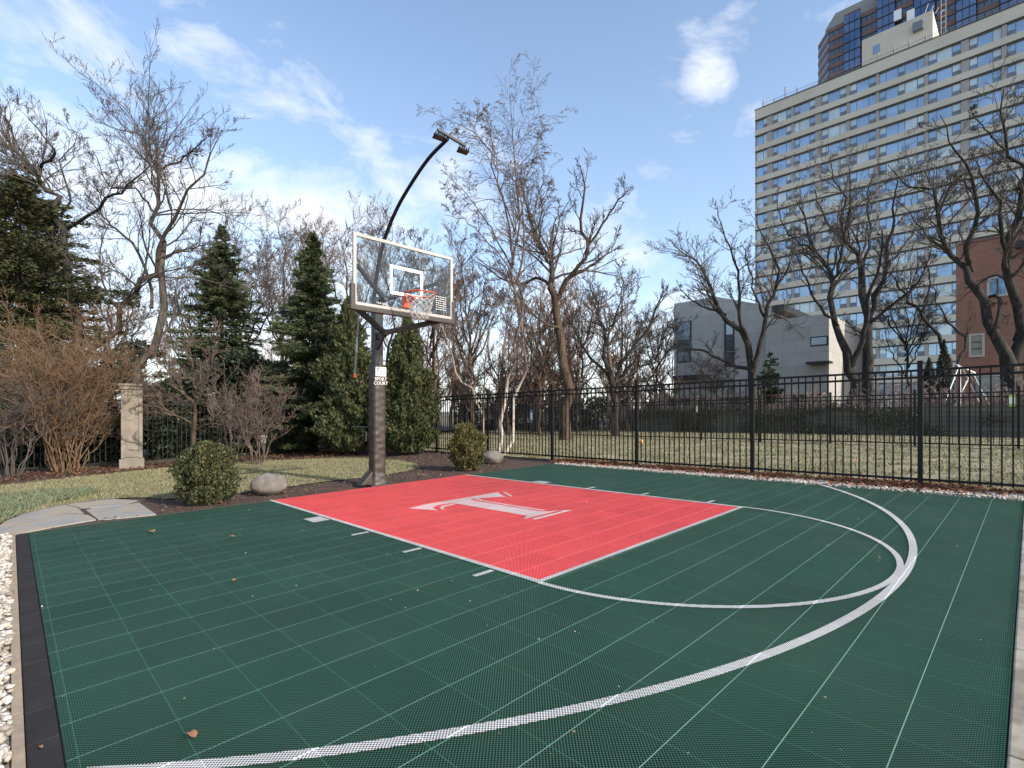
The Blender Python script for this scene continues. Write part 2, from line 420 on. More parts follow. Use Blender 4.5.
# ------------------------------------------------------------------ court
cw0 = c2w(0, 0)
COURT_M = Matrix(((SYW, -CYW, 0, cw0[0]), (CYW, SYW, 0, cw0[1]), (0, 0, 1, 0), (0, 0, 0, 1)))
def cz(X, Y): return g(c2w(X, Y)[0])
def court_obj(name, polys, m, lift, parent=None, kind=None):
    mb = MB()
    for l in (0, .0015):
        for pl in polys: mb.poly([(X*FT, Y*FT, cz(X, Y)+lift+l) for X, Y in pl])
    me = mb.mesh(name); me.materials.append(m)
    o = bpy.data.objects.new(name, me); COL.objects.link(o)
    if parent is None: o.matrix_world = COURT_M
    else: o.parent = parent
    if kind: tag(o, kind=kind)
    return o
rect = lambda x0, x1, y0, y1: [(x0, y0), (x1, y0), (x1, y1), (x0, y1)]
full = rect(0, XR, YL, YF)
mb = MB()
mb.poly([(X*FT, Y*FT, cz(X, Y)) for X, Y in full])
# solid rim of the outer tiles
me = mb.mesh('sport_court'); me.materials.append(M['green'])
court = bpy.data.objects.new('sport_court', me); COL.objects.link(court); court.matrix_world = COURT_M
tag(court, kind='structure')
mb = MB(); mb.prism([(X*FT, Y*FT, cz(X, Y)-.06) for X, Y in rect(-.005, XR+.01, YL-.005, YF+.005)], (0, 0, .042))
o = mb.build('court_base', M['pad'], court, world=False)
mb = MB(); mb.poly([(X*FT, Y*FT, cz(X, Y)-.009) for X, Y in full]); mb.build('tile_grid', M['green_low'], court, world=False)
L1 = .0006; LL = .0032
LW = .15
court_obj('key_area', [rect(0.0, LX-LW, LW, 12-LW)], M['red'], L1+.0005, court)
court_obj('lane_line', [rect(0, LX, 0-.02, LW)], M['white'], LL+.002, court)
court_obj('lane_line', [rect(0, LX, 12-LW, 12.02)], M['white'], LL+.002, court)
court_obj('free_throw_line', [rect(LX-LW, LX, LW, 12-LW)], M['white'], LL+.002, court)
def arc(cx, cy, r, w, a0, a1, n=90):
    qs = []
    for i in range(n):
        t0, t1 = a0+(a1-a0)*i/n, a0+(a1-a0)*(i+1)/n
        q = [(cx+(r+s*w/2)*math.cos(t), cy+(r+s*w/2)*math.sin(t)) for t, s in ((t0, -1), (t0, 1), (t1, 1), (t1, -1))]
        if all(YL <= p[1] <= YF and p[0] <= XR for p in q): qs.append(q)
    return qs
court_obj('free_throw_circle', arc(17.70, 6.0, 5.98, .14, -1.57, 1.57), M['white'], LL+.0025, court)
court_obj('three_point_line', arc(3.005, 6.03, 20.80, .18, -1.2, 1.2, 160), M['white'], LL+.0035, court)
for (u, v, w, ln) in ((313.5, 520.3, .95, .62), (355, 535, .16, .62), (409, 551.5, .16, .62), (481, 574.5, .16, .62)):
    X, Y = hitc(u, v)
    court_obj('block_mark' if w > .5 else 'hash_mark', [rect(X-w/2, X+w/2, -.02-.68, -.02-.06 if w > .5 else -.1)], M['white'], LL+.002, court)
    court_obj('block_mark' if w > .5 else 'hash_mark', [rect(X-w/2, X+w/2, 12.03, 12.03+.62)], M['white'], LL+.002, court)
# letter on the key (outline measured on the court)
def T(pts):
    out = []
    for x, y in pts:
        out.append(hitc(380+x/4.6545, 460+y/4.6545))
    return out
letter = [
    [(130, 228), (215, 208), (390, 179), (548, 152), (560, 163), (588, 173), (520, 176), (440, 181), (420, 187), (470, 197), (600, 218), (740, 241), (790, 241), (838, 236), (760, 256), (668, 278), (684, 262), (560, 240), (350, 204), (300, 206), (262, 214), (245, 226), (272, 238), (200, 232)],
    [(278, 222), (292, 214), (340, 206), (352, 208), (305, 219), (292, 226), (306, 234), (286, 232)],
    [(572, 151), (584, 151), (620, 171), (606, 172)],
    [(432, 180), (460, 182), (480, 190), (600, 209), (770, 236), (752, 238), (600, 214), (468, 192)],
    [(838, 236), (893, 236), (730, 279), (704, 277), (850, 240)]]
def ear(pts):
    from mathutils.geometry import tessellate_polygon
    return [[pts[i] for i in t] for t in tessellate_polygon([[Vector((x, y, 0)) for x, y in pts]])]
tl = []
for pl in letter: tl += ear(T(pl))
court_obj('letter_mark', tl, M['white'], LL+.003, court)
# edging
def strip(name, x0, x1, y0, y1, z0, z1, m, label=None, cat=None, kind=None, segs=1, gap=.004):
    mb = MB(); n = segs
    for i in range(n):
        a_, b_ = x0+(x1-x0)*i/n+gap, x0+(x1-x0)*(i+1)/n-gap
        mb.prism([(*c2w(X, Y), cz(X, Y)+z0) for X, Y in rect(a_, b_, y0, y1)], (0, 0, z1-z0))
    o = mb.build(name, m); bevel(o, .003, 2)
    tag(o, label, cat, kind=kind); return o
strip('court_edging', 0.05, 24, YL-.325, YL-.015, -.04, -.003, M['rubber'], kind='structure', segs=24, gap=.008)
strip('timber_edging', 0.0, 24, YL-.455, YL-.335, -.08, .006, M['timber'], kind='structure', segs=3)
mb = MB(); n = 9
for i in range(n):
    y0, y1 = YL-3+(YF+.3-YL+3)*i/n, YL-3+(YF+.3-YL+3)*(i+1)/n
    mb.prism([(*c2w(X, Y), cz(X, Y)-.08) for X, Y in rect(XR+.015, XR+1.1, y0+.012, y1-.012)], (0, 0, .086))
o = mb.build('stone_kerb', M['concrete']); bevel(o, .008, 2); tag(o, kind='structure')
# flagstone path : irregular slabs with gaps
flags = [
    [(-40, 560), (-40, 538), (0, 531), (28, 523), (60, 514), (88, 515), (96, 519.5), (60, 525.5), (28, 531.5), (0, 538.5)],
    [(-40, 536.5), (0, 525), (8, 520), (36, 509), (58, 503), (78, 508), (84, 513.7), (60, 513), (27, 522), (0, 530)],
    [(60, 503), (70, 500), (105, 498.5), (138, 500.5), (122, 504.7), (90, 507.4), (80, 507.6)],
    [(92, 508.3), (122, 505.4), (139, 502.6), (156, 514.3), (108, 519), (98, 519.3), (91, 514), (86, 510)]]
flag_region = [(hit(u, v).x, hit(u, v).y) for u, v in [(-60, 570), (-60, 530), (0, 518), (50, 503), (105, 497), (141, 500), (160, 514), (96, 520.5), (28, 533)]]
mb = MB()
for fl in flags:
    pts = [hit(u, v) for u, v in fl]
    mb.prism([(p.x, p.y, g(p.x)-.05) for p in pts], (0, 0, .052))
o = mb.build('flagstone_path', M['flag']); tag(o, kind='structure')

# ------------------------------------------------------------------ scatter helpers (uncountable stuff)
def ico():
    t = (1+5**.5)/2
    v = np.array([(-1, t, 0), (1, t, 0), (-1, -t, 0), (1, -t, 0), (0, -1, t), (0, 1, t), (0, -1, -t), (0, 1, -t), (t, 0, -1), (t, 0, 1), (-t, 0, -1), (-t, 0, 1)], float)
    f = np.array([(0, 11, 5), (0, 5, 1), (0, 1, 7), (0, 7, 10), (0, 10, 11), (1, 5, 9), (5, 11, 4), (11, 10, 2), (10, 7, 6), (7, 1, 8), (3, 9, 4), (3, 4, 2), (3, 2, 6), (3, 6, 8), (3, 8, 9), (4, 9, 5), (2, 4, 11), (6, 2, 10), (8, 6, 7), (9, 8, 1)])
    return v/np.linalg.norm(v[0]), f
IV, IF = ico()
def stones(name, x0, x1, y0, y1, n, smin, smax, zoff=0.0, ztop=.03):
    X = rng.uniform(x0, x1, n); Y = rng.uniform(y0, y1, n)
    a = (X-X0c)*FT; b = (Y-Y0c)*FT
    wx, wy = a*SYW-b*CYW, a*CYW+b*SYW
    s = rng.uniform(smin, smax, n)
    sc = s[:, None]*rng.uniform(.6, 1.25, (n, 3)); sc[:, 2] *= .7
    V = IV[None]*(1+rng.uniform(-.22, .22, (n, 12, 1)))*sc[:, None]
    th = rng.uniform(0, 6.28, n); c, s_ = np.cos(th)[:, None], np.sin(th)[:, None]
    x = V[..., 0]*c-V[..., 1]*s_; y = V[..., 0]*s_+V[..., 1]*c
    V = np.stack([x, y, V[..., 2]], -1)
    V += np.stack([wx, wy, gnp(wx)+rng.uniform(0, ztop, n)+zoff], -1)[:, None]
    Fc = IF[None]+np.arange(n)[:, None, None]*12
    o = link(name, mesh_np(name, V.reshape(-1, 3), Fc.reshape(-1, 3)), M['gravel'])
    return tag(o, 'white and tan pebbles packed along the edge of the court', 'gravel', kind='stuff')
o = stones('gravel_stones', 0, 21, -10.9, YL-.46, 7500, .010, .026, zoff=-.012)
tag(o, 'coarse white gravel beside the timber edging on the left of the court')
o = stones('gravel_stones', .3, XR+2, YF+.04, YFEN-.9, 11000, .011, .024, zoff=-.010)
tag(o, 'white gravel strip between the green court and the long black fence')
def quads(C, U, W, s):                                    # leaf shaped quads: centre, long axis, wide axis
    n = len(C); s = s[:, None]
    return np.stack([C-U*s*.5, C+W*s*.28, C+U*s*.5, C-W*s*.28], 1)
def randu(n):
    v = rng.normal(size=(n, 3)); return v/np.linalg.norm(v, axis=1)[:, None]
def flat_leaves(wx, wy, size, lift=.012, tilt=.5):
    n = len(wx)
    th = rng.uniform(0, 6.28, n)
    U = np.stack([np.cos(th), np.sin(th), rng.normal(0, tilt, n)], 1); U /= np.linalg.norm(U, axis=1)[:, None]
    W = np.cross(U, np.stack([rng.normal(0, tilt, n), rng.normal(0, tilt, n), np.ones(n)], 1)); W /= np.linalg.norm(W, axis=1)[:, None]
    C = np.stack([wx, wy, gnp(wx)+lift+rng.uniform(0, .03, n)], 1)
    # two triangles folded along the midrib -> 5 verts kept simple as a cupped quad pair
    s = size[:, None]; up = np.cross(U, W); up *= np.sign(up[:, 2])[:, None]
    V = np.stack([C-U*s*.5, C+W*s*.3+up*s*.12, C+U*s*.5, C-W*s*.3+up*s*.12], 1)
    n4 = np.arange(n)[:, None]*4
    Fc = np.concatenate([n4+np.array([[0, 1, 2]]), n4+np.array([[0, 2, 3]])], 0)
    return V.reshape(-1, 3), Fc
def c2w_np(X, Y):
    a = (X-X0c)*FT; b = (Y-Y0c)*FT
    return a*SYW-b*CYW, a*CYW+b*SYW
# leaves at the fence foot
n = 11000
X = rng.uniform(-1, XR+2, n); Y = YFEN-.55+rng.normal(0, .6, n); Y = np.maximum(Y, YF+.15)
keep = rng.uniform(0, 1, n) < .25+.75*(np.sin(X*1.7)+np.sin(X*.6+1) > -.4)
wx, wy = c2w_np(X[keep], Y[keep])
V, Fc = flat_leaves(wx, wy, rng.uniform(.04, .085, len(wx)))
tag(link('leaf_litter', mesh_np('leaf_litter', V, Fc), M['leaf']), 'brown fallen leaves drifted along the foot of the long black fence', 'leaves', kind='stuff')
# leaves and bark chips in the mulch beds
def in_bed(n, pred):
    out = []
    while len(out) < n:
        t = rnd.uniform(0, 13); w = rnd.random()
        x = rnd.uniform(-13, -.5); y = rnd.uniform(5, 19)
        if inside((x, y), mul) and not inside((x, y), lawn_w) and not inside((x, y), flag_region) and pred(x, y): out.append((x, y))
    return np.array(out)
pts = in_bed(7000, lambda x, y: True)
n_ = len(pts); th = rng.uniform(0, 6.28, n_)
V, Fc = flat_leaves(pts[:, 0], pts[:, 1], rng.uniform(.02, .06, n_), .0, .35)
chip = leafmat('bark_chips', [(.05, .028, .02), (.10, .055, .035), (.16, .095, .06), (.07, .04, .028), (.24, .16, .10)])
tag(link('bark_mulch', mesh_np('bark_mulch', V, Fc), chip), 'dark bark chips covering the planting beds round the lawn', 'mulch', kind='stuff')
pts = in_bed(2600, lambda x, y: ((Vector((x, y, 0))-corner).dot(Vector((-.703, -.711, 0)).cross(Vector((0, 0, 1))).normalized())) is not None and abs((Vector((x, y, 0))-corner).dot(Vector((.711, -.703, 0)))) < 2.6 or rnd.random() < .08)
V, Fc = flat_leaves(pts[:, 0], pts[:, 1], rng.uniform(.04, .09, len(pts)), .01, .5)
tag(link('bed_leaves', mesh_np('bed_leaves', V, Fc), leafmat('old_leaves', [(.10, .045, .028), (.17, .07, .035), (.07, .038, .025), (.22, .11, .06)])), 'reddish dead leaves lying in the bed under the evergreens', 'leaves', kind='stuff')
# grass blades
def blades(name, pts, hmin, hmax, m, w=.006, lean=.5):
    n = len(pts); h = rng.uniform(hmin, hmax, n)
    th = rng.uniform(0, 6.28, n); lx = rng.normal(0, lean, n)*h; ly = rng.normal(0, lean, n)*h
    b = np.stack([pts[:, 0], pts[:, 1], gnp(pts[:, 0])], 1)
    W = np.stack([np.cos(th), np.sin(th), np.zeros(n)], 1)*w
    top = b+np.stack([lx, ly, h], 1)
    V = np.stack([b-W, b+W, top], 1).reshape(-1, 3)
    return link(name, mesh_np(name, V, np.arange(3*n).reshape(-1, 3)), m)
def sample_poly(poly, n):
    a = np.array(poly); lo, hi = a.min(0), a.max(0); out = []
    while len(out) < n:
        p = (rnd.uniform(lo[0], hi[0]), rnd.uniform(lo[1], hi[1]))
        if inside(p, poly): out.append(p)
    return np.array(out)
tag(blades('lawn_grass', sample_poly(lawn_w, 42000), .02, .05, M['blade']), 'short dormant grass of the curved lawn behind the hoop', 'grass', kind='stuff')
s_ = rng.uniform(-9, 24, 110000); q_ = 14.2*rng.uniform(.0, 1, 110000)**1.4+.1
pp = np.stack([A.x+FD.x*s_+nrm.x*q_, A.y+FD.y*s_+nrm.y*q_], 1)
nz = np.array([noise.noise(Vector((p[0]*1.6, p[1]*1.6, 0))) for p in pp]); pp = pp[nz > -.12]
tag(blades('back_lawn_grass', pp, .02, .07, M['blade'], .010), 'tufty straw coloured grass in the yard beyond the long fence', 'grass', kind='stuff')
cov = [(hit(u, v).x, hit(u, v).y) for u, v in [(-60, 500), (0, 497), (50, 492), (92, 490), (97, 494), (70, 500), (45, 505), (20, 514), (0, 524), (-60, 545)]]
pts = sample_poly(cov, 11000)
hh = blades('ground_cover', pts, .03, .11, M['cover'], .010, .7)
tag(hh, 'pale green ground cover beside the flagstone path at the left edge', 'ground cover', kind='stuff')

# single leaves on the court and beyond
def one_leaf(u, v, s, label, m=None, z=None, d=None):
    p = hit(u, v) if d is None else P(u, v, d)
    x, y = p.x, p.y; zz = (g(x)+.016) if z is None else z
    mb = MB(); n = 9; a0 = rnd.uniform(0, 6.28)
    out = []
    for i in range(n):
        t = i/(n-1); w = math.sin(math.pi*t)**.8*s*.32*(1+.25*math.sin(9*t))
        out.append((t-.5, w))
    ring = []
    ca, sa = math.cos(a0), math.sin(a0)
    mid = [Vector((q[0]*s, 0, 0)) for q in out]
    for sgn in (1, -1):
        for i in range(n-1):
            qs = []
            for (t, w) in (out[i], out[i+1]):
                qs.append(((t*s), sgn*w, .35*w+.10*s*math.cos(3*t)))
                qs.append(((t*s), 0, .10*s*math.cos(3*t)))
            a_, b_, c_, d_ = qs[0], qs[1], qs[2], qs[3]
            mb.poly([(x+ca*X-sa*Y, y+sa*X+ca*Y, zz+Z) for X, Y, Z in (a_, b_, d_, c_)])
    o = mb.build('fallen_leaf', m or M['leaf1']); recentre(o, (x, y, zz))
    so = o.modifiers.new('s', 'SOLIDIFY'); so.thickness = .0008
    tag(o, label, 'leaf', 'leaves lying on the court'); return o
M['leaf1'] = mat('single_leaf', (.36, .17, .08), (.26, .11, .05), 30, .7)
M['leafor'] = mat('orange_leaf', (.65, .20, .03), (.5, .15, .03), 30, .7)
one_leaf(192, 739, .055, 'brown curled leaf on green tiles near the bottom left corner')
one_leaf(41, 751, .02, 'tiny brown leaf fragment on the black edging strip')
one_leaf(152, 533, .10, 'pinkish brown leaf on green tiles near the flagstone path')
one_leaf(235, 582, .05, 'small brown leaf on green tiles left of the red key')
one_leaf(232, 538, .05, 'small pale leaf on green tiles below the round bush')
one_leaf(430, 502, .04, 'dark speck of leaf on red tiles left of the white letter')
one_leaf(655, 505.5, .05, 'dark speck of leaf on red tiles near the free throw line')
one_leaf(736, 480, .06, 'dark leaf at the gravel edge of the far green tiles')
o = one_leaf(858, 464, .14, 'orange leaf lying in the yard grass behind the long fence', M['leafor']); o['group'] = 'orange leaves beyond the fence'; o.location.z += .05
o = one_leaf(926, 461, .10, 'small orange leaf in the grass just right of the near fence post', M['leafor']); o['group'] = 'orange leaves beyond the fence'; o.location.z += .05
n = 260; X = rng.uniform(.1, XR, n); Y = YL+rng.uniform(0, 1, n)**1.0*(YF-YL); wx, wy = c2w_np(X, Y)
V, Fc = flat_leaves(wx, wy, rng.uniform(.006, .02, n), .003, .3)
tag(link('court_debris', mesh_np('court_debris', V, Fc), leafmat('debris_bits', [(.45, .38, .28), (.25, .15, .08), (.6, .55, .48), (.30, .20, .10)])), 'tiny bits of leaf and grit scattered over the court tiles', 'debris', kind='stuff')
# orange ball
p = hit(640.5, 444)
me = bpy.data.meshes.new('ball'); 
import bmesh
def sphere_mesh(name, seg=24, rings=16):
    bm = bmesh.new(); bmesh.ops.create_uvsphere(bm, u_segments=seg, v_segments=rings, radius=1); me = bpy.data.meshes.new(name); bm.to_mesh(me); bm.free(); return me
me = sphere_mesh('yard_ball')
o = link('ball', me, mat('ball_orange', (.72, .36, .10), (.6, .28, .07), 5, .6), smooth=True)
me.transform(Matrix.Scale(.09, 4)); o.location = (p.x, p.y, g(p.x)+.09)
tag(o, 'small orange ball in the yard grass beside a fence post', 'ball')

# ------------------------------------------------------------------ branching
def interp_poly(Pn, t):
    K = Pn.shape[1]; x = t*(K-1); i = np.minimum(x.astype(int), K-2); f = (x-i)[..., None]
    ar = np.arange(len(Pn))
    return Pn[ar, i]*(1-f)+Pn[ar, i+1]*f, Pn[ar, i+1]-Pn[ar, i], i, f
def children(Pn, R, m, t0, t1, ang, lenf, wig, up, K, rmin, rf=.62, minlen=.05, lmax=9):
    Nn = len(Pn); idx = np.repeat(np.arange(Nn), m)
    Pp, Rr = Pn[idx], R[idx]
    t = (np.tile(np.arange(m), Nn)+rng.uniform(0, 1, Nn*m))/m*(t1-t0)+t0
    s, T_, i, f = interp_poly(Pp, t)
    T_ = T_/(np.linalg.norm(T_, axis=1)[:, None]+1e-9)
    q = np.cross(T_, randu(len(T_))); q /= np.linalg.norm(q, axis=1)[:, None]+1e-9
    q[:, 2] = np.where(q[:, 2] < -.2, q[:, 2]*.3, q[:, 2])
    a_ = rng.uniform(ang[0], ang[1], len(T_))[:, None]
    d = T_*np.cos(a_)+q*np.sin(a_)
    L = np.linalg.norm(np.diff(Pp, axis=1), axis=2).sum(1)*lenf*(1-.55*t)*rng.uniform(.55, 1.25, len(T_))
    L = np.clip(np.maximum(L, minlen), 0, lmax)
    rr = Rr[np.arange(len(t)), i]*(1-f[:, 0])+Rr[np.arange(len(t)), i+1]*f[:, 0]
    r0 = np.maximum(rr*rf, rmin)
    out = np.zeros((len(t), K, 3)); out[:, 0] = s
    cur = rng.normal(0, wig, (len(t), 3))
    for k in range(1, K):
        d = d+rng.normal(0, wig, d.shape)*.8+cur*.5; d[:, 2] += up
        d /= np.linalg.norm(d, axis=1)[:, None]
        out[:, k] = out[:, k-1]+d*(L/(K-1))[:, None]
    w = np.linspace(1, 0, K)[None]
    Ro = rmin*.7+(r0[:, None]-rmin*.7)*w**.8
    return out, Ro
def tubes_np(Pn, R, n=3):
    Nn, K, _ = Pn.shape
    T_ = np.gradient(Pn, axis=1); T_ /= np.linalg.norm(T_, axis=2)[..., None]+1e-9
    ref = np.array([.31, .52, .795])
    y = np.cross(T_, ref); y /= np.linalg.norm(y, axis=2)[..., None]+1e-9; z = np.cross(T_, y)
    a_ = np.arange(n)*2*np.pi/n
    V = Pn[:, :, None]+(y[:, :, None]*np.cos(a_)[:, None]+z[:, :, None]*np.sin(a_)[:, None])*R[:, :, None, None]
    base = (np.arange(Nn)[:, None, None]*K+np.arange(K-1)[None, :, None])*n
    k = np.arange(n)[None, None]; k2 = (k+1) % n
    Fc = np.stack([base+k, base+k2, base+n+k2, base+n+k], -1)
    return V.reshape(-1, 3), Fc.reshape(-1, 4)
def join(parts):
    Vs, Fs, o = [], [], 0
    for V, Fc in parts: Vs.append(V); Fs.append(Fc+o); o += len(V)
    return np.concatenate(Vs), np.concatenate(Fs)
def resample(pts, K):
    """smooth (Catmull-Rom) resample to K points, rows = x,y,z,r"""
    a = np.array(pts, float); n = len(a)
    if n == 2: t = np.linspace(0, 1, K)[:, None]; return a[0]*(1-t)+a[1]*t
    e = np.vstack([2*a[0]-a[1], a, 2*a[-1]-a[-2]]); out = []
    for u in np.linspace(0, n-1-1e-6, K):
        i = int(u); f = u-i; p0, p1, p2, p3 = e[i:i+4]
        out.append(.5*((2*p1)+(-p0+p2)*f+(2*p0-5*p1+4*p2-p3)*f*f+(-p0+3*p1-3*p2+p3)*f**3))
    return np.array(out)
PX = 1/F
def tree(name, limbs, label, cat='tree', group=None, d=20, mt='bark', mtw='twig', lv=None, rmin=.006, wig=.16, up=.05, base=None, jit=.02, twk=None):
    """limbs: list of lists (u, v, dd, half-width in px) read off the survey; first limb starts at the ground"""
    L = []; K = 14
    for li in limbs:
        rows = []
        for (u, v, dd, w) in li:
            dep = d+dd; p = P(u, v, dep); rows.append((p.x, p.y, p.z, w*dep/F*.82))
        if li is limbs[0]:
            rows[0] = (rows[0][0], rows[0][1], g(rows[0][0])-.1, rows[0][3]*1.15)
        q = resample(rows, K)
        amp = jit*np.linalg.norm(q[-1, :3]-q[0, :3])
        q[1:-1, :3] += rng.normal(0, amp*.45, (K-2, 3)); L.append(q)
    L = np.array(L); Pn, R = L[..., :3], np.maximum(L[..., 3], rmin)
    b0 = Pn[0, 0]
    root = empty(name, (b0[0], b0[1], g(b0[0])), label, cat, group)
    V, Fc = tubes_np(Pn, R, 9)
    link('trunk', mesh_np('trunk', V, Fc, smooth=True), M[mt], root)
    parts = []; cp, cr = Pn, R
    lv = lv or [(7, .25, .98, (.5, 1.1), .42, 7), (6, .15, 1, (.4, 1.0), .5, 6), (5, .15, 1, (.4, 1.0), .5, 5), (4, .1, 1, (.35, .9), .5, 4)]
    for k, (m, t0, t1, ang, lf, K2) in enumerate(lv):
        if k == 0:   # only limbs that are long enough get the first generation evenly by length
            lens = np.linalg.norm(np.diff(cp, axis=1), axis=2).sum(1); reps = np.maximum(2, np.round(m*lens/lens.mean())).astype(int)
            A1 = []
            for j in range(len(cp)):
                st = .56 if j == 0 and t0 < .45 else t0
                A1.append(children(cp[j:j+1], cr[j:j+1], reps[j], st, t1, ang, lf, wig, up, K2, rmin, .46))
            cp, cr = np.concatenate([x[0] for x in A1]), np.concatenate([x[1] for x in A1])
        else:
            cp, cr = children(cp, cr, m, t0, t1, ang, lf, wig*(.62 if k == 1 else .42), up if twk is None else twk*(k), K2, rmin, .62)
        parts.append(tubes_np(cp, cr, 5 if k == 0 else 3))
    V, Fc = join([p for p in parts])
    o = link('crown', mesh_np('crown', V, Fc), M[mtw], root)
    return root
def proc_limbs(u, d, h_px, spread_px, w, nl=5, lean=0, fork=.3):
    """plausible limb layout for a bare tree given its place and size"""
    vb = CY+(EYE-SL*(u-CX)/F*d)*F/d; top = vb-h_px
    limbs = [[(u, vb, 0, w), (u+lean*.3+rnd.uniform(-2, 2), vb-h_px*fork, 0, w*.8), (u+lean*.7+rnd.uniform(-.1, .1)*spread_px, vb-h_px*.65, rnd.uniform(-.5, .5), w*.45), (u+lean, top, rnd.uniform(-1, 1), w*.08)]]
    for i in range(nl):
        t = fork+rnd.uniform(0, .35); side = (-1 if i % 2 else 1)*rnd.uniform(.35, 1)
        v0 = vb-h_px*t; x0 = u+lean*t
        limbs.append([(x0, v0, 0, w*.5), (x0+side*spread_px*.35, v0-h_px*.14, rnd.uniform(-1, 1), w*.36), (x0+side*spread_px*.62, v0-h_px*.32*rnd.uniform(.8, 1.2), rnd.uniform(-2, 2), w*.2), (x0+side*spread_px*.8, min(v0-h_px*.3, top+h_px*rnd.uniform(.02, .25)), rnd.uniform(-2.5, 2.5), w*.06)])
    return limbs
def basev(u, d): return CY+(EYE-SL*(u-CX)/F*d)*F/d

LV = lambda a, b, c, e: [(a+2, .20, .96, (.45, 1.0), .34, 8), (b+1, .12, .97, (.4, .95), .52, 7), (c, .1, 1, (.35, .9), .58, 5)]+([(e, .1, 1, (.35, .9), .6, 4)] if e else [])
# left tall tree leaning out from behind the spruce
tree('bare_tree', [
    [(76, 470, 0, 5.5), (74, 330, 0, 5), (70, 262, 0, 4.2), (60, 218, 0, 3.2), (46, 190, 0, 2.6), (38, 178, .2, 2.2), (14, 155, .6, 1.6), (-20, 145, 1, 1)],
    [(38, 178, .2, 1.8), (42, 166, 0, 1.6), (55, 153, -.4, 1.4), (45, 138, -.6, .9), (28, 118, -.8, .4), (14, 105, -1, .2)],
    [(68, 228, 0, 2.2), (95, 212, -.6, 1.8), (108, 195, -.9, 1.5), (128, 186, -1.2, 1.1), (150, 160, -1.4, .6), (160, 125, -1.5, .3)],
    [(60, 215, 0, 1.6), (70, 200, .5, 1.2), (60, 165, .9, .9), (76, 140, 1.2, .4), (70, 125, 1.2, .2)],
    [(14, 157, .6, 1.2), (12, 130, .4, .9), (0, 112, .2, .5)]],
    'tall bare tree with a dark bent trunk behind the left spruce', d=15.5, mt='barkdark', mtw='twigdark', lv=LV(11, 6, 5, 3), rmin=.0045)
# forked tree rising behind the pillar
tree('bare_tree', [
    [(128, 462, 0, 6), (136, 385, 0, 5.2), (147, 355, 0, 4.6), (153, 310, 0, 4.2), (158, 268, 0, 3.6), (158, 235, .2, 2.6), (154, 205, .3, 2.2), (155, 165, .4, 1.8), (147, 148, .5, 1.2), (126, 130, .7, .6), (100, 122, .9, .25)],
    [(88, 352, .8, 3), (112, 330, .5, 3), (124, 305, .3, 3), (140, 284, .1, 3), (158, 264, 0, 3), (166, 235, -.3, 2.2), (186, 195, -.7, 1.5), (206, 165, -1, .9), (222, 130, -1.2, .3)],
    [(156, 172, .4, 1.4), (180, 160, 0, 1.1), (198, 145, -.3, .7), (208, 135, -.5, .3)],
    [(152, 308, 0, 1.8), (140, 250, .6, 1.5), (116, 228, 1, 1.2), (100, 212, 1.3, .9), (84, 190, 1.6, .4)],
    [(158, 215, .3, 1.3), (138, 190, .9, 1), (110, 185, 1.4, .8), (92, 150, 1.8, .4)],
    [(160, 262, 0, 1.6), (176, 252, .5, 1.2), (196, 248, 1, .8), (206, 215, 1.4, .4)],
    [(150, 350, 0, 1.6), (172, 322, .6, 1.2), (176, 290, .8, .7)]],
    'tall bare tree with twisting forked limbs rising right behind the stone pillar', d=14.6, mt='bark', mtw='twigdark', lv=LV(10, 6, 5, 3), rmin=.0045, wig=.2)
# birch clump
tree('birch_tree', [
    [(501, 455, 0, 2.5), (506, 432, 0, 2.2), (516, 398, 0, 1.8), (528, 358, .2, 1.6), (520, 325, .3, 1.7), (514, 300, .3, 1.8), (517, 240, .3, 1.4), (515, 180, .3, 1.0), (512, 140, .3, .6), (511, 108, .3, .2)],
    [(498, 455, .0, 2.8), (505, 415, -.1, 2.4), (512, 374, -.2, 1.9), (517, 330, -.2, 1.6), (523, 290, -.3, 1.5), (521, 240, -.3, 1.1), (518, 180, -.3, .6)],
    [(514, 265, .3, 1.3), (505, 210, .5, 1.1), (490, 160, .7, .8), (468, 128, .9, .5), (440, 115, 1.1, .15)],
    [(516, 235, .3, 1), (498, 180, 0, .8), (492, 140, -.2, .5), (484, 110, -.3, .2)],
    [(517, 200, .3, .9), (530, 170, .3, .6), (543, 125, .3, .2)],
    [(520, 290, -.3, 1), (500, 255, -.5, .8), (470, 225, -.7, .6), (445, 215, -.9, .3)],
    [(521, 250, -.3, .9), (538, 215, -.5, .6), (552, 175, -.7, .3)],
    [(515, 270, .3, .9), (488, 225, .9, .7), (462, 190, 1.2, .4), (450, 180, 1.3, .2)]],
    'leaning birch with a peeling white lower trunk beside the long fence', d=14.3, mt='birch', mtw='twigwarm', lv=[(14, .25, .94, (.5, 1.0), .31, 8), (6, .12, 1, (.4, 1.0), .5, 7), (5, .1, 1, (.4, .9), .5, 5), (4, .1, 1, (.3, .8), .6, 4)], rmin=.0035, wig=.12, up=.02, twk=-.06)
tree('young_tree', [
    [(484, 440, 0, 1.5), (480, 415, 0, 1.4), (472, 392, 0, 1.25), (460, 378, 0, 1.1), (450, 350, 0, 1.3), (446, 318, 0, 1.1), (452, 280, .3, .8), (462, 240, .5, .3)],
    [(446, 320, 0, .9), (430, 290, .4, .6), (424, 255, .6, .3)]],
    'slender pale trunked young tree curving left of the birch', d=15.2, mt='palebark', mtw='twigred', lv=LV(9, 6, 5, 3), rmin=.005)
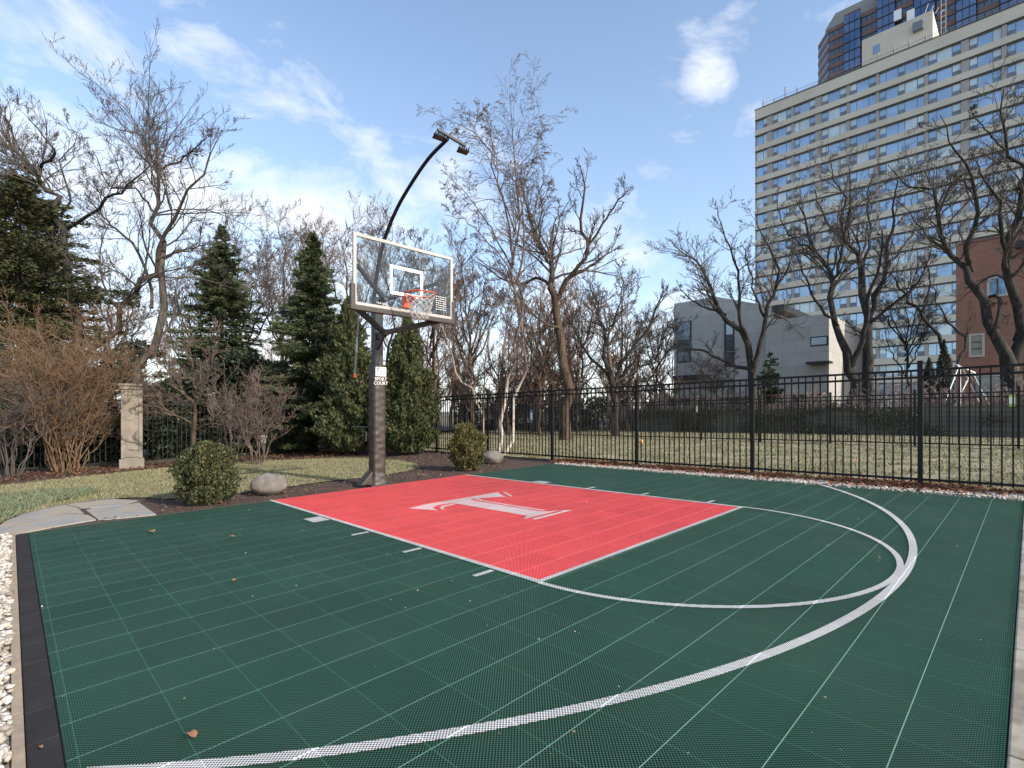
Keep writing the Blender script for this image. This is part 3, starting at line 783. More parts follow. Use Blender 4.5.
# big tree right of the birch
tree('bare_tree', [
    [(566, 436, 0, 7), (567, 400, 0, 6), (566, 370, 0, 5.6), (561, 330, 0, 5), (556, 300, 0, 4.6), (552, 285, 0, 3.8), (546, 262, .4, 3), (534, 238, .6, 2.2), (529, 210, .8, 1.4), (520, 175, 1, .5)],
    [(556, 302, 0, 3.4), (566, 280, -.4, 2.8), (582, 262, -.8, 2.2), (588, 245, -1, 2), (582, 222, -1.2, 1.7), (584, 190, -1.4, 1.1), (580, 165, -1.5, .5)],
    [(588, 246, -1, 1.6), (604, 222, -1.4, 1.3), (618, 200, -1.8, .9), (634, 186, -2, .3)],
    [(553, 288, 0, 2.2), (540, 278, 1, 1.9), (522, 283, 1.6, 1.5), (500, 277, 2.2, 1.1), (478, 262, 2.8, .5)],
    [(570, 278, -.4, 1.6), (598, 262, .2, 1.2), (612, 250, .5, .8), (618, 225, .8, .3)],
    [(546, 262, .4, 1.6), (552, 235, 1, 1.1), (560, 205, 1.4, .5)],
    [(562, 330, 0, 1.8), (540, 320, -.6, 1.3), (515, 290, -1, .8), (505, 265, -1.2, .4)]],
    'large bare tree with a thick forked trunk right of the birch', d=21, mt='barkwarm', mtw='twigdark', lv=LV(10, 5, 4, 3), rmin=.006)
tree('bare_tree', [
    [(615, 436, 0, 4.5), (614, 400, 0, 4), (612, 385, 0, 3.6), (606, 365, 0, 2.6), (602, 335, .5, 2), (596, 305, .9, 1.2), (590, 275, 1.2, .4)],
    [(613, 386, 0, 2.8), (622, 362, -.4, 2.2), (640, 340, -.8, 1.7), (655, 312, -1.2, 1.1), (664, 285, -1.6, .4)],
    [(610, 380, 0, 2), (585, 350, 1, 1.5), (572, 325, 1.6, 1), (560, 300, 2, .4)],
    [(604, 345, .3, 1.6), (616, 318, .6, 1.2), (622, 290, .9, .7), (620, 266, 1, .3)],
    [(613, 384, 0, 1.6), (640, 368, .8, 1.2), (662, 358, 1.4, .8), (680, 340, 1.8, .3)]],
    'broad low bare tree between the big forked tree and the grey house', d=24, mt='barkdark', mtw='twigdark', lv=LV(11, 6, 5, 4), rmin=.0065)
# tree in front of the grey house
tree('honey_locust', [
    [(756, 432, 0, 5.5), (755, 400, 0, 5), (753, 375, 0, 4.8), (750, 355, 0, 4.2), (745, 335, 0, 3.4), (726, 315, .4, 2.8), (712, 292, .8, 2.2), (706, 272, 1, 1.6), (690, 255, 1.4, 1), (672, 243, 1.8, .4)],
    [(753, 370, 0, 3), (762, 340, -.4, 2.6), (767, 312, -.6, 2.3), (775, 290, -.8, 1.8), (775, 262, -.9, 1.4), (764, 238, -1, .9), (757, 215, -1, .4)],
    [(748, 345, 0, 2.4), (741, 320, -.6, 2), (740, 290, -1, 1.7), (735, 262, -1.3, 1.3), (722, 232, -1.6, .8), (718, 205, -1.8, .3)],
    [(752, 368, 0, 2.4), (735, 366, .6, 2.2), (715, 356, 1, 1.8), (697, 349, 1.4, 1.2), (680, 352, 1.6, .5)],
    [(765, 318, -.5, 1.6), (756, 296, -1.2, 1.2), (750, 270, -1.6, .8), (742, 245, -1.8, .4)],
    [(726, 315, .4, 1.5), (708, 308, 1, 1.1), (690, 300, 1.5, .8), (676, 280, 1.9, .3)],
    [(775, 290, -.8, 1.3), (788, 268, -1.2, .9), (796, 240, -1.5, .4)]],
    'crooked dark honey locust in front of the grey stone house', d=23.5, mt='barkdark', mtw='twigdark', lv=LV(9, 5, 5, 3), rmin=.006, wig=.21, group='bare locusts in the yard beyond')
tree('honey_locust', [
    [(856, 430, 0, 6), (855, 395, 0, 6), (852, 370, 0, 5.8), (846, 348, 0, 4.6), (836, 325, 0, 3.6), (832, 295, .3, 3.2), (832, 275, .4, 2.8), (815, 250, .8, 2), (808, 225, 1, 1.4), (796, 200, 1.3, .6)],
    [(852, 366, 0, 3.6), (862, 345, -.4, 3.2), (866, 320, -.8, 2.6), (870, 290, -1.2, 2), (880, 262, -1.6, 1.4), (882, 230, -2, .8)],
    [(838, 326, 0, 2), (818, 305, -1, 1.5), (806, 280, -1.5, 1.1), (800, 262, -2, .6), (784, 240, -2.3, .3)],
    [(832, 280, .4, 2), (840, 255, 0, 1.7), (846, 225, -.4, 1.3), (850, 190, -.7, .7), (846, 160, -1, .3)],
    [(815, 250, .8, 1.4), (796, 240, 1.4, 1), (782, 222, 1.8, .7), (776, 195, 2, .3)]],
    'thick leaning honey locust with a low fork right of the grey house', d=24.5, mt='barkdark', mtw='twigdark', lv=LV(9, 5, 5, 3), rmin=.006, wig=.21, group='bare locusts in the yard beyond')
tree('honey_locust', [
    [(868, 430, 0, 6.5), (868, 395, 0, 6.5), (867, 365, 0, 6), (866, 335, 0, 5), (864, 300, 0, 4.4), (862, 270, 0, 3.6), (850, 245, .6, 2.6), (842, 215, 1, 1.8), (838, 185, 1.3, 1.1), (830, 155, 1.6, .4)],
    [(866, 330, 0, 3.4), (874, 300, -.6, 3), (884, 275, -1, 2.4), (888, 245, -1.4, 1.9), (893, 215, -1.8, 1.3), (898, 180, -2.2, .6)],
    [(870, 322, -.3, 2.2), (893, 304, -1, 1.8), (912, 290, -1.6, 1.3), (925, 268, -2, .8), (932, 240, -2.2, .4)],
    [(862, 272, 0, 2), (870, 240, .6, 1.6), (868, 205, 1, 1.1), (874, 165, 1.3, .5)],
    [(884, 272, -1, 1.6), (900, 250, -.4, 1.2), (918, 228, 0, .8), (934, 215, .4, .4)],
    [(850, 245, .6, 1.6), (828, 225, 1.3, 1.1), (815, 190, 1.8, .6)]],
    'tallest middle honey locust with a straight dark trunk before the tower', d=26, mt='barkdark', mtw='twigdark', lv=LV(9, 5, 5, 3), rmin=.006, wig=.21, group='bare locusts in the yard beyond')
tree('honey_locust', [
    [(1016, 430, 0, 12), (1014, 395, 0, 11), (1010, 365, 0, 9), (1000, 345, 0, 6), (986, 318, .2, 5), (976, 295, .4, 4.6), (970, 270, .5, 4), (958, 258, .7, 3.2), (942, 240, 1, 2.6), (937, 215, 1.2, 2.2), (935, 190, 1.4, 1.8), (905, 185, 1.8, 1), (888, 165, 2.2, .4)],
    [(972, 272, .5, 3), (968, 245, .2, 2.8), (976, 222, 0, 2.4), (974, 195, -.2, 2), (968, 170, -.4, 1.4), (950, 140, -.6, .9), (940, 115, -.7, .4)],
    [(1012, 362, 0, 7), (1022, 320, -.4, 6), (1012, 285, -.7, 5), (1006, 262, -.9, 4.4), (1012, 235, -1.1, 4), (1020, 215, -1.3, 3.4), (1018, 180, -1.5, 2.6), (1005, 150, -1.8, 1.8), (1000, 120, -2, 1.2), (1004, 88, -2.2, .5)],
    [(1008, 262, -.9, 2.6), (1002, 230, -1.4, 2.2), (1000, 205, -1.7, 1.7), (985, 180, -2, 1.1), (975, 160, -2.2, .5)],
    [(980, 300, .4, 2), (995, 296, 0, 1.8), (1000, 300, -.3, 1.8), (996, 325, -.4, 2), (988, 333, 0, 2)],
    [(1018, 190, -1.4, 2), (1030, 160, -1.6, 1.6), (1034, 120, -1.8, 1), (1030, 85, -2, .5)],
    [(1018, 340, 0, 5), (1034, 290, .5, 4), (1045, 240, 1, 3), (1038, 200, 1.4, 1.8), (1052, 150, 1.6, .6)],
    [(937, 215, 1.2, 1.4), (950, 190, 1.8, 1.1), (960, 165, 2.2, .6)],
    [(1005, 150, -1.8, 1.2), (985, 128, -2.2, .8), (968, 110, -2.5, .4)]],
    'huge gnarled honey locust at the right edge before the brick building', d=20.5, mt='barkdark', mtw='twigdark', lv=LV(9, 6, 5, 3), rmin=.006, wig=.26, group='bare locusts in the yard beyond')
tree('bare_tree', [
    [(956, 425, 0, 3), (953, 372, 0, 2.6), (940, 345, 0, 2.3), (922, 312, 0, 1.9), (908, 296, .2, 1.5), (896, 280, .4, .8), (880, 262, .6, .3)],
    [(953, 372, 0, 2), (966, 340, .4, 1.6), (944, 318, .5, 1.1), (932, 285, .6, .6)],
    [(922, 312, 0, 1.2), (930, 285, -.4, .9), (925, 255, -.6, .4)]],
    'thin leaning bare tree left of the red brick building', d=25.5, mt='barkdark', mtw='twigdark', lv=LV(8, 5, 4, 3), rmin=.006)
# more trees along the back of the plot
for (u, d, h, sp, w, lab, mt_, mw_, nl) in [
    (240, 21, 255, 62, 2.6, 'slim bare tree with upright twigs between the two left spruces', 'bark', 'twig', 6),
    (282, 24, 262, 50, 2.2, 'pale bare tree behind the dark middle spruce', 'bark', 'twig', 6),
    (345, 24, 255, 55, 2.2, 'bare bushy tree showing above the evergreens left of the backboard', 'bark', 'twigred', 7),
    (392, 26, 248, 48, 2.0, 'bare tree seen through the glass backboard', 'barkdark', 'twigdark', 7),
    (430, 25, 218, 40, 2.2, 'reddish bare tree just right of the backboard', 'barkwarm', 'twigred', 7),
    (472, 23, 200, 42, 2.4, 'rusty twigged bare tree behind the slender young tree', 'barkwarm', 'twigred', 8),
    (540, 26, 175, 42, 2.2, 'brown bare tree in the gap behind the birch', 'barkwarm', 'twigred', 8),
    (655, 31, 130, 34, 2.0, 'small bare tree against the left wall of the grey house', 'barkdark', 'twigdark', 7),
    (-25, 17, 330, 90, 4, 'big bare tree cut off by the left edge of the view', 'bark', 'twig', 7),
    (22, 22, 240, 60, 2.6, 'bare tree rising behind the leftmost spruce', 'bark', 'twig', 6),
    (112, 22, 205, 48, 2.2, 'bare tree filling the gap left of the stone pillar', 'barkdark', 'twig', 7),
    (192, 23, 190, 44, 2.2, 'bare tree behind the pinkish small tree', 'barkdark', 'twig', 7),
    (312, 27, 245, 40, 1.8, 'faint bare tree top above the tallest middle spruce', 'bark', 'twig', 6),
    (580, 30, 150, 40, 2, 'small bare tree behind the thick forked trunk', 'barkwarm', 'twigred', 7),
    (905, 34, 150, 50, 2, 'small bare tree before the lower floors of the tower', 'barkdark', 'twigdark', 7),
    (716, 30, 70, 24, 1.2, 'low spindly bare tree at the foot of the grey house', 'barkdark', 'twigdark', 6)]:
    tree('bare_tree', proc_limbs(u, d, h*.87, sp, w, nl), lab, d=d, mt=mt_, mtw=mw_, lv=LV(8, 6, 5, 3), rmin=.006, wig=.15, up=.06, group='bare trees along the back of the plot')

# multi-stem shrubs
def shrub(name, u, v, h_px, sp_px, nst, label, mtw, d=None, lv=None, rmin=.004, w=1.0, up=.03, group=None, droop=0, wig=.14, cat='shrub'):
    p = hit(u, v) if d is None else gp(u, d); d = p.y; h = h_px*d/F; sp = sp_px*d/F
    L = []
    for i in range(nst):
        a_ = 2*math.pi*(i*.618+rnd.random()*.3); rr = sp*rnd.uniform(.25, 1)
        hh_ = h*rnd.uniform(.6, 1)*(1-.35*rr/sp)
        b = Vector((p.x+math.cos(a_)*rr*.14, p.y+math.sin(a_)*rr*.14, g(p.x)-.03))
        e = Vector((p.x+math.cos(a_)*rr, p.y+math.sin(a_)*rr*.8, g(p.x)+hh_))
        m1 = b.lerp(e, .35)+Vector((-math.cos(a_)*rr*.12, 0, h*.06)); m2 = b.lerp(e, .7)+Vector((0, 0, h*.05))
        if droop: e.z -= droop*rr
        r0 = w*rnd.uniform(.7, 1.2)*d/F
        L.append(resample([(*b, r0), (*m1, r0*.8), (*m2, r0*.5), (*e, rmin)], 12))
    L = np.array(L); L[:, 1:-1, :3] += rng.normal(0, .012*h, (nst, 10, 3)); Pn, R = L[..., :3], np.maximum(L[..., 3], rmin)
    root = empty(name, (p.x, p.y, g(p.x)), label, cat, group)
    V, Fc = tubes_np(Pn, R, 6); link('stem', mesh_np('stem', V, Fc, smooth=True), M[mtw], root)
    parts = []; cp, cr = Pn, R
    for (m, t0, t1, ang, lf, K2) in (lv or [(7, .25, .98, (.4, 1.0), .4, 6), (6, .1, 1, (.4, 1.0), .5, 5), (5, .1, 1, (.4, 1), .5, 4)]):
        cp, cr = children(cp, cr, m, t0, t1, ang, lf, wig, up, K2, rmin); parts.append(tubes_np(cp, cr, 3))
    V, Fc = join(parts); link('twigs', mesh_np('twigs', V, Fc), M[mtw], root)
    return root
shrub('bare_shrub', 66, 471, 190, 92, 40, 'large arching golden brown shrub with bare stems on the far left', 'twigtan', w=.75, droop=.25, lv=[(9, .12, .98, (.35, .9), .55, 8), (6, .1, 1, (.4, 1.0), .55, 6), (4, .1, 1, (.4, 1), .55, 4)], rmin=.004, wig=.17)
shrub('bare_shrub', 8, 478, 150, 70, 14, 'grey brown bare shrub cut by the left edge beside the golden one', 'twigdark', w=.6)
shrub('bare_shrub', 258, 464, 98, 48, 16, 'pinkish bare shrub with upright stems under the middle spruce', 'twigpink', w=.6)
shrub('bare_shrub', 232, 459, 118, 50, 8, 'wide pinkish bare shrub between the small tree and the upright stems', 'twigpink', w=.5)
tree('small_tree', [
    [(194, 462, 0, 2.6), (194, 430, 0, 2.4), (195, 408, 0, 2.2), (184, 392, 0, 1.4), (170, 372, 0, .9), (160, 345, 0, .4)],
    [(195, 408, 0, 1.6), (203, 385, -.2, 1.3), (215, 352, -.3, .9), (222, 325, -.4, .4)],
    [(193, 424, 0, 1.2), (170, 412, -.2, 1), (150, 405, -.4, .7), (130, 408, -.5, .3)],
    [(195, 430, 0, 1.4), (215, 420, -.3, 1.1), (238, 406, -.5, .8), (255, 385, -.6, .4)],
    [(194, 410, 0, 1.2), (196, 380, .3, 1), (190, 350, .5, .6), (186, 322, .6, .3)],
    [(193, 415, 0, 1), (178, 400, .4, .8), (160, 396, .6, .5), (144, 380, .8, .3)]],
    'small orange barked tree with spreading pale twigs behind the round bush', d=12.2, mt='barkwarm', mtw='twigpink', lv=LV(10, 6, 5, 0), rmin=.004, cat='tree')
# twiggy shrubs along the garden wall
WD = Vector((14.75, 19.1, 0))
def wpt(s, off=0): return WD+FD*s+nrm*off
rows = []
for i in range(36):
    s = -6+i*.75+rnd.uniform(-.3, .3); q = wpt(s, .9+rnd.uniform(0, .6))
    if q.y < 8: continue
    rows.append((CX+q.x/q.y*F, q.y))
for i, (u, d) in enumerate(rows):
    if u > 1120 or u < 575: continue
    shrub('bare_shrub', u, 0, (1.9+rnd.uniform(0, .7))*F/d, 1.0*F/d, 9, 'reddish twiggy shrub in the row behind the dark garden wall', 'twigmute', d=d, rmin=.006, w=.7, group='twiggy shrubs behind the garden wall')

# ------------------------------------------------------------------ evergreens
def leaf_mesh(C, U, W, size, wr=.28):
    s = size[:, None]
    V = np.stack([C-U*s*.5, C+W*s*wr, C+U*s*.5, C-W*s*wr], 1).reshape(-1, 3)
    return V, np.arange(len(V)).reshape(-1, 4)
def norm(a): return a/(np.linalg.norm(a, axis=1)[:, None]+1e-9)
def conifer(name, u, d, top_v, half_px, label, m='spruce', nb=210, per=90, droop=.25, base_gap=.04, shape=1.0, leaf=.16, group=None, up=0.0, cat='evergreen tree', wr=.2):
    p = gp(u, d); H = P(u, top_v, d).z-p.z; Rm = half_px*d/F
    root = empty(name, p, label, cat, group)
    mb = MB(); mb.tube([(p.x, p.y, p.z-.05), (p.x, p.y, p.z+H*.5), (p.x+.02, p.y, p.z+H*.98)], [.035*H**.5*1.6, .06, .012], 8); mb.build('trunk', M['barkdark'], root, smooth=True)
    t = np.sort(rng.uniform(base_gap, .985, nb))
    az = np.arange(nb)*2.39996+rng.normal(0, .3, nb)
    prof = (1-t)**shape*(.8+.2*np.sin(np.minimum(t*9, 1.57)))
    L = Rm*1.08*prof*rng.uniform(.42, 1.18, nb)*(1+.25*np.sin(t*23+az*2))+.05
    z0 = p.z+H*t
    D = np.stack([np.cos(az), np.sin(az)], 1)
    K = 7; tt = np.linspace(0, 1, K)
    Pn = np.zeros((nb, K, 3))
    Pn[..., 0] = p.x+D[:, None, 0]*L[:, None]*tt; Pn[..., 1] = p.y+D[:, None, 1]*L[:, None]*tt
    dr = droop*(1-t*.9)
    Pn[..., 2] = z0[:, None]+L[:, None]*(up*tt+(-dr)[:, None]*tt+.28*dr[:, None]*tt**3)
    R = np.linspace(1, .25, K)[None]*np.minimum(.02, L*.012)[:, None]+.003
    V, Fc = tubes_np(Pn, R, 4); link('branches', mesh_np('branches', V, Fc), M['barkdark'], root)
    npb = np.maximum(8, (per*L/L.mean())).astype(int); idx = np.repeat(np.arange(nb), npb)
    s = rng.uniform(.12, 1.02, len(idx))**.8
    x = np.clip(s, 0, .999)*(K-1); i = x.astype(int); f = (x-i)[:, None]
    C = Pn[idx, i]*(1-f)+Pn[idx, np.minimum(i+1, K-1)]*f
    Dd = np.stack([D[idx, 0], D[idx, 1], np.full(len(idx), -.12+up)], 1)
    side = np.stack([-D[idx, 1], D[idx, 0], np.zeros(len(idx))], 1)
    wd = L[idx]*.24*(1-s*.55)
    o_ = rng.uniform(-1, 1, len(idx))
    C = C+side*(o_*wd)[:, None]+np.stack([np.zeros(len(idx))]*2+[-np.abs(o_)*wd*.25+rng.normal(0, .035, len(idx))], 1)
    U = norm(Dd+side*(o_*1.1)[:, None]+rng.normal(0, .28, (len(idx), 3)))
    W = norm(np.cross(U, randu(len(idx))))
    V, Fc = leaf_mesh(C, U, W, leaf*rng.uniform(.6, 1.25, len(idx)), wr)
    link('crown', mesh_np('crown', V, Fc), M[m], root)
    return root
def bushy(name, u, d, top_v, half_px, label, m, n=16000, leaf=.07, shape='cone', cat='shrub', lump=.22, group=None, low=.03, upb=.8, seed=0):
    p = gp(u, d); H = P(u, top_v, d).z-p.z; Rm = half_px*d/F
    root = empty(name, p, label, cat, group)
    mb = MB()
    for k in range(5):
        a_ = k*1.3; mb.tube([(p.x, p.y, p.z-.03), (p.x+math.cos(a_)*Rm*.2, p.y+math.sin(a_)*Rm*.2, p.z+H*.35), (p.x+math.cos(a_)*Rm*.4, p.y+math.sin(a_)*Rm*.4, p.z+H*.7)], [.02*H+.01, .012, .005], 6)
    mb.build('stems', M['barkdark'], root, smooth=True)
    t = rng.uniform(low, 1, n*2); az = rng.uniform(0, 6.283, n*2)
    if shape == 'cone': pr = np.minimum(1, t*6)**.5*(1-t**1.7)**.75
    else: pr = np.sqrt(np.clip(1-((t-.47)/.53)**2, 0, 1))**(.9)
    keep = rng.uniform(0, 1, n*2) < pr+.1; t, az, pr = t[keep][:n], az[keep][:n], pr[keep][:n]
    nn = np.array([noise.noise(Vector((math.cos(a_)*2.2+seed*7, math.sin(a_)*2.2, z_*5*H/max(Rm, .1)/3))) for a_, z_ in zip(az, t)])
    nn2 = np.array([noise.noise(Vector((math.cos(a_)*6+seed*3, math.sin(a_)*6, z_*14*H/max(Rm, .1)/3))) for a_, z_ in zip(az, t)])
    rad = Rm*pr*(1+lump*nn*1.6+lump*.7*nn2)*(1-rng.uniform(0, 1, len(t))**2.2*.45)*np.where(rng.uniform(0, 1, len(t)) < .05, rng.uniform(1, 1.22, len(t)), 1)
    C = np.stack([p.x+np.cos(az)*rad, p.y+np.sin(az)*rad, p.z+H*t*(1+.04*nn)], 1)
    out = np.stack([np.cos(az), np.sin(az), np.full(len(az), .15)], 1)
    U = norm(out*.6+np.array([0, 0, upb])+rng.normal(0, .38, C.shape)); W = norm(np.cross(U, out+rng.normal(0, .5, C.shape)))
    V, Fc = leaf_mesh(C, U, W, leaf*rng.uniform(.6, 1.3, len(C)), .26)
    link('foliage', mesh_np('foliage', V, Fc), M[m], root)
    return root
conifer('spruce_tree', 20, 15.2, 172, 100, 'broad dark green spruce at the left edge of the view', m='spruce2', nb=460, per=300, droop=.1, leaf=.13, wr=.15, shape=.55, up=.12)
conifer('spruce_tree', 222, 18.5, 222, 66, 'tall narrow dark spruce right of the stone pillar', nb=440, per=230, droop=.16, leaf=.15, wr=.11, shape=.85, up=.05)
conifer('spruce_tree', 313, 17.2, 230, 56, 'pointed dark green spruce left of the basketball pole', nb=440, per=230, droop=.16, leaf=.14, wr=.11, shape=.82, up=.05)
bushy('arborvitae', 348, 15.6, 300, 30, 'dense rounded arborvitae directly behind the left of the pole', 'arbor', 36000, .12, 'cone', 'evergreen tree', .5, seed=1)
bushy('arborvitae', 407, 15.2, 318, 28, 'dense yellowish arborvitae directly right of the pole', 'arbor', 32000, .11, 'cone', 'evergreen tree', .5, seed=2)
conifer('fir_tree', 770, 26, 352, 22, 'small dark fir at the foot of the grey stone house', nb=90, per=70, droop=.05, leaf=.15, shape=.7)
bushy('arborvitae', 944, 24.5, 340, 9, 'narrow dark column shaped arborvitae left of the brick building', 'hedge', 6000, .1, 'cone', 'evergreen tree', .15, seed=3)
bushy('arborvitae', 929, 24.0, 358, 9, 'shorter dark arborvitae left of the narrow column one', 'hedge', 5000, .1, 'cone', 'evergreen tree', .15, seed=4)
pB = hit(205, 503); bushy('boxwood_bush', 206, pB.y, 442, 24, 'large round olive green boxwood bush behind the court corner', 'box', 13000, .045, 'round', 'bush', .42, low=0.02, seed=5)
pB2 = hit(467, 470); bushy('juniper_bush', 467, pB2.y, 424, 16, 'small egg shaped green and gold conifer bush right of the pole', 'juniper', 12000, .06, 'round', 'bush', .32, low=0.02, seed=6)
# evergreen hedge behind the left fence
def hedge(name, p0, p1, h, w, n, label, leaf=.09, m='hedge', thin=0):
    a_, b_ = Vector(p0), Vector(p1); L = (b_-a_).length; dr = (b_-a_).normalized(); sd = Vector((-dr.y, dr.x, 0))
    s = rng.uniform(0, L, n); q = rng.uniform(-.5, .5, n)*w; z = rng.uniform(0, 1, n)
    top = h*(.86+.25*np.array([noise.noise(Vector((x*.7, 0, 3))) for x in s]))
    nz = np.array([noise.noise(Vector((x*1.1, zz*3.0, 9))) for x, zz in zip(s, z)]); k = nz > thin-.6
    s, q, z, top = s[k], q[k], z[k], top[k]
    wx = a_.x+dr.x*s+sd.x*q; wy = a_.y+dr.y*s+sd.y*q
    C = np.stack([wx, wy, gnp(wx)+z*top], 1); U = norm(rng.normal(0, .6, C.shape)+np.array([0, 0, .5])); W = norm(np.cross(U, randu(len(C))))
    V, Fc = leaf_mesh(C, U, W, leaf*rng.uniform(.6, 1.3, len(C)), .3)
    o = link(name, mesh_np(name, V, Fc), M[m]); return tag(o, label, 'hedge')
q0 = bpt(-1)+Vector((-.711, .703, 0))*2.2; q1 = bpt(18)+Vector((-.711, .703, 0))*2.2
hedge('hedge', q0, q1, 3.7, 1.3, 105000, 'dark evergreen hedge behind the left fence with light coming through', .13, thin=.42)
h0 = wpt(14.5, .3); h1 = wpt(26, -1.5)
hedge('hedge', h0, h1, 2.1, 1.6, 20000, 'dark low undergrowth at the far end of the back yard behind the birch', .13, 'hedge', .45)

# far wood : bare tree mass beyond the street
def wood(name, n, u0, u1, d0, d1, h0, h1, label, m):
    Ls = []
    for i in range(n):
        u = rnd.uniform(u0, u1); d = rnd.uniform(d0, d1); p = gp(u, d); H = rnd.uniform(h0, h1)
        lean = rnd.uniform(-.8, .8)
        r = rnd.uniform(.05, .14)
        Ls.append(resample([(p.x, p.y, p.z, r), (p.x+lean*.4, p.y, p.z+H*.4, r*.75), (p.x+lean, p.y+rnd.uniform(-1, 1), p.z+H, .012)], 10))
    L = np.array(Ls); L[:, 1:-1, :3] += rng.normal(0, .08, (n, 8, 3)); cp, cr = L[..., :3], L[..., 3]
    parts = [tubes_np(cp, cr, 5)]
    for (m_, t0, t1, ang, lf, K2) in ((14, .15, .98, (.5, 1.0), .42, 6), (7, .15, 1, (.4, 1.0), .5, 5), (6, .1, 1, (.4, 1), .5, 4)):
        cp, cr = children(cp, cr, m_, t0, t1, ang, lf, .14, .07, K2, .012); parts.append(tubes_np(cp, cr, 3))
    V, Fc = join(parts); o = link(name, mesh_np(name, V, Fc), M[m])
    return tag(o, label, 'woods', kind='stuff')
wood('far_woods', 46, -60, 680, 36, 55, 6, 11, 'far off mass of bare brown trees along the skyline behind everything', 'twigred')
wood('near_woods', 34, 425, 650, 29, 38, 6, 9.5, 'dense brown band of bare trees between the backboard and the grey house', 'twigred')
wood('far_thicket', 60, -60, 700, 28, 36, 2.5, 4.5, 'low brown thicket of bare brush beyond the yards', 'twig')

# ------------------------------------------------------------------ fences
def capped_post(b, h, w, root, m='black'):
    mb = MB(); mb.box((b.x, b.y, b.z+h/2-.05), (w, w, h+.1), math.radians(45)); o = mb.build('post', M[m], root)
    c = MB(); c.box((b.x, b.y, b.z+h+.006), (w+.014, w+.014, .012), math.radians(45)); c.prism([(b.x+dx*(w/2+.003), b.y+dy*(w/2+.003), b.z+h+.012) for dx, dy in ((0, -1.3), (1.3, 0), (0, 1.3), (-1.3, 0))], (0, 0, .014)); c.build('post_cap', M[m], o)
def fence(name, origin, dr, svals, h, label, npick, rails, pw=.060, pick=.019, lowgap=.06, cap=True, m='black', ext=0):
    root = empty(name, (origin.x+dr.x*svals[0], origin.y+dr.y*svals[0], g(origin.x+dr.x*svals[0])), label, 'fence')
    pts = [origin+dr*s for s in svals]; pts = [Vector((p.x, p.y, g(p.x))) for p in pts]
    for p in pts: capped_post(p, h+.10, pw, root, m)
    nrm_ = Vector((-dr.y, dr.x, 0))
    for a_, b_ in zip(pts[:-1], pts[1:]):
        mb = MB(); e = (b_-a_).normalized()
        for z in rails: mb.bar(a_+e*pw*.5+Vector((0, 0, z)), b_-e*pw*.5+Vector((0, 0, z)), .030, .034)
        for k in range(1, npick+1):
            q = a_.lerp(b_, k/(npick+1)); mb.box((q.x, q.y, q.z+(lowgap+h)/2-.01), (pick, pick, h-lowgap-.02), math.atan2(dr.y, dr.x))
        mb.build('panel', M[m], root)
    return root
H1 = 1.735
fence('metal_fence', A, FD, [2.44*i for i in range(-3, 7)]+[15.86], H1, 'long black metal picket fence along the gravel side of the court', 21, [H1-.017, H1-.12, .10])
fence('metal_fence', corner, BD, [0.001+2.44*i for i in range(0, 7)], H1, 'black metal picket fence behind the shrubs on the left', 21, [H1-.017, H1-.12, .10])
B0 = Vector((11.26, 14.6, 0))
fence('metal_fence', B0, FD, [.12-2.15*2+2.15*i for i in range(0, 11)], 1.5, 'lower second metal fence across the far side of the back lawn', 17, [1.48, 1.36, .08], .055, .016)

# stone pillar
p = hit(132, 467.5); dP = p.y
root = empty('stone_pillar', (p.x, p.y, g(p.x)), 'square limestone pillar with a recessed panel in the left fence', 'pillar')
wP = .56; rz = math.radians(-44.67+0)
ct, st = math.cos(math.atan2(BD.y, BD.x)), math.sin(math.atan2(BD.y, BD.x))
ax_u = Vector((.80, .60, 0)).normalized(); ax_n = Vector((ax_u.y, -ax_u.x, 0)); zP = g(p.x); hP = 1.98
def pbox(mb, du, dn, z, su, sn, sz): mb.box(Vector((p.x, p.y, zP+z))+ax_u*du+ax_n*dn, (su, sn, sz), ax=(ax_u, ax_n, Vector((0, 0, 1))))
mb = MB(); pbox(mb, 0, 0, hP/2, .43, .43, hP-.004); bevel(mb.build('shaft', M['stone'], root), .006)
mb = MB(); pbox(mb, 0, 0, .11, .50, .50, .24); bevel(mb.build('plinth', M['stone'], root), .012)
mb = MB(); pbox(mb, 0, 0, hP+.03, .50, .50, .09); pbox(mb, 0, 0, hP+.10, .56, .56, .06); bevel(mb.build('cap', M['stone'], root), .01)
mb = MB()
for dn in (.228,):
    for du in (-.175, .175): pbox(mb, du, dn, hP/2+.11, .075, .03, hP-.28)
    for z in (.33, hP-.10): pbox(mb, 0, dn, z, .274, .028, .10)
o = mb.build('panel_moulding', M['stone'], root); bevel(o, .006)

# boulders
def boulder(u, v, w, h, label, rz=0):
    p = hit(u, v); bm = bmesh.new(); bmesh.ops.create_icosphere(bm, subdivisions=5, radius=1)
    for vv in bm.verts:
        n_ = noise.noise(vv.co*1.4+Vector((u, 0, 0)))*.10+noise.noise(vv.co*4)*.015
        vv.co *= 1+n_; vv.co.x *= w/2; vv.co.y *= w*.42; vv.co.z *= h/2
    me = bpy.data.meshes.new('boulder'); bm.to_mesh(me); bm.free()
    o = link('boulder', me, M['boulder'], smooth=True); o.location = (p.x, p.y+w*.3, g(p.x)+h*.43); o.rotation_euler = (0, 0, rz)
    tag(o, label, 'boulder'); return o
boulder(263.5, 495.5, .56, .34, 'smooth oval boulder on the mulch between the round bush and the key', .15)
boulder(492.5, 464, .50, .33, 'smooth pale boulder at the foot of the birch trunk', 0)

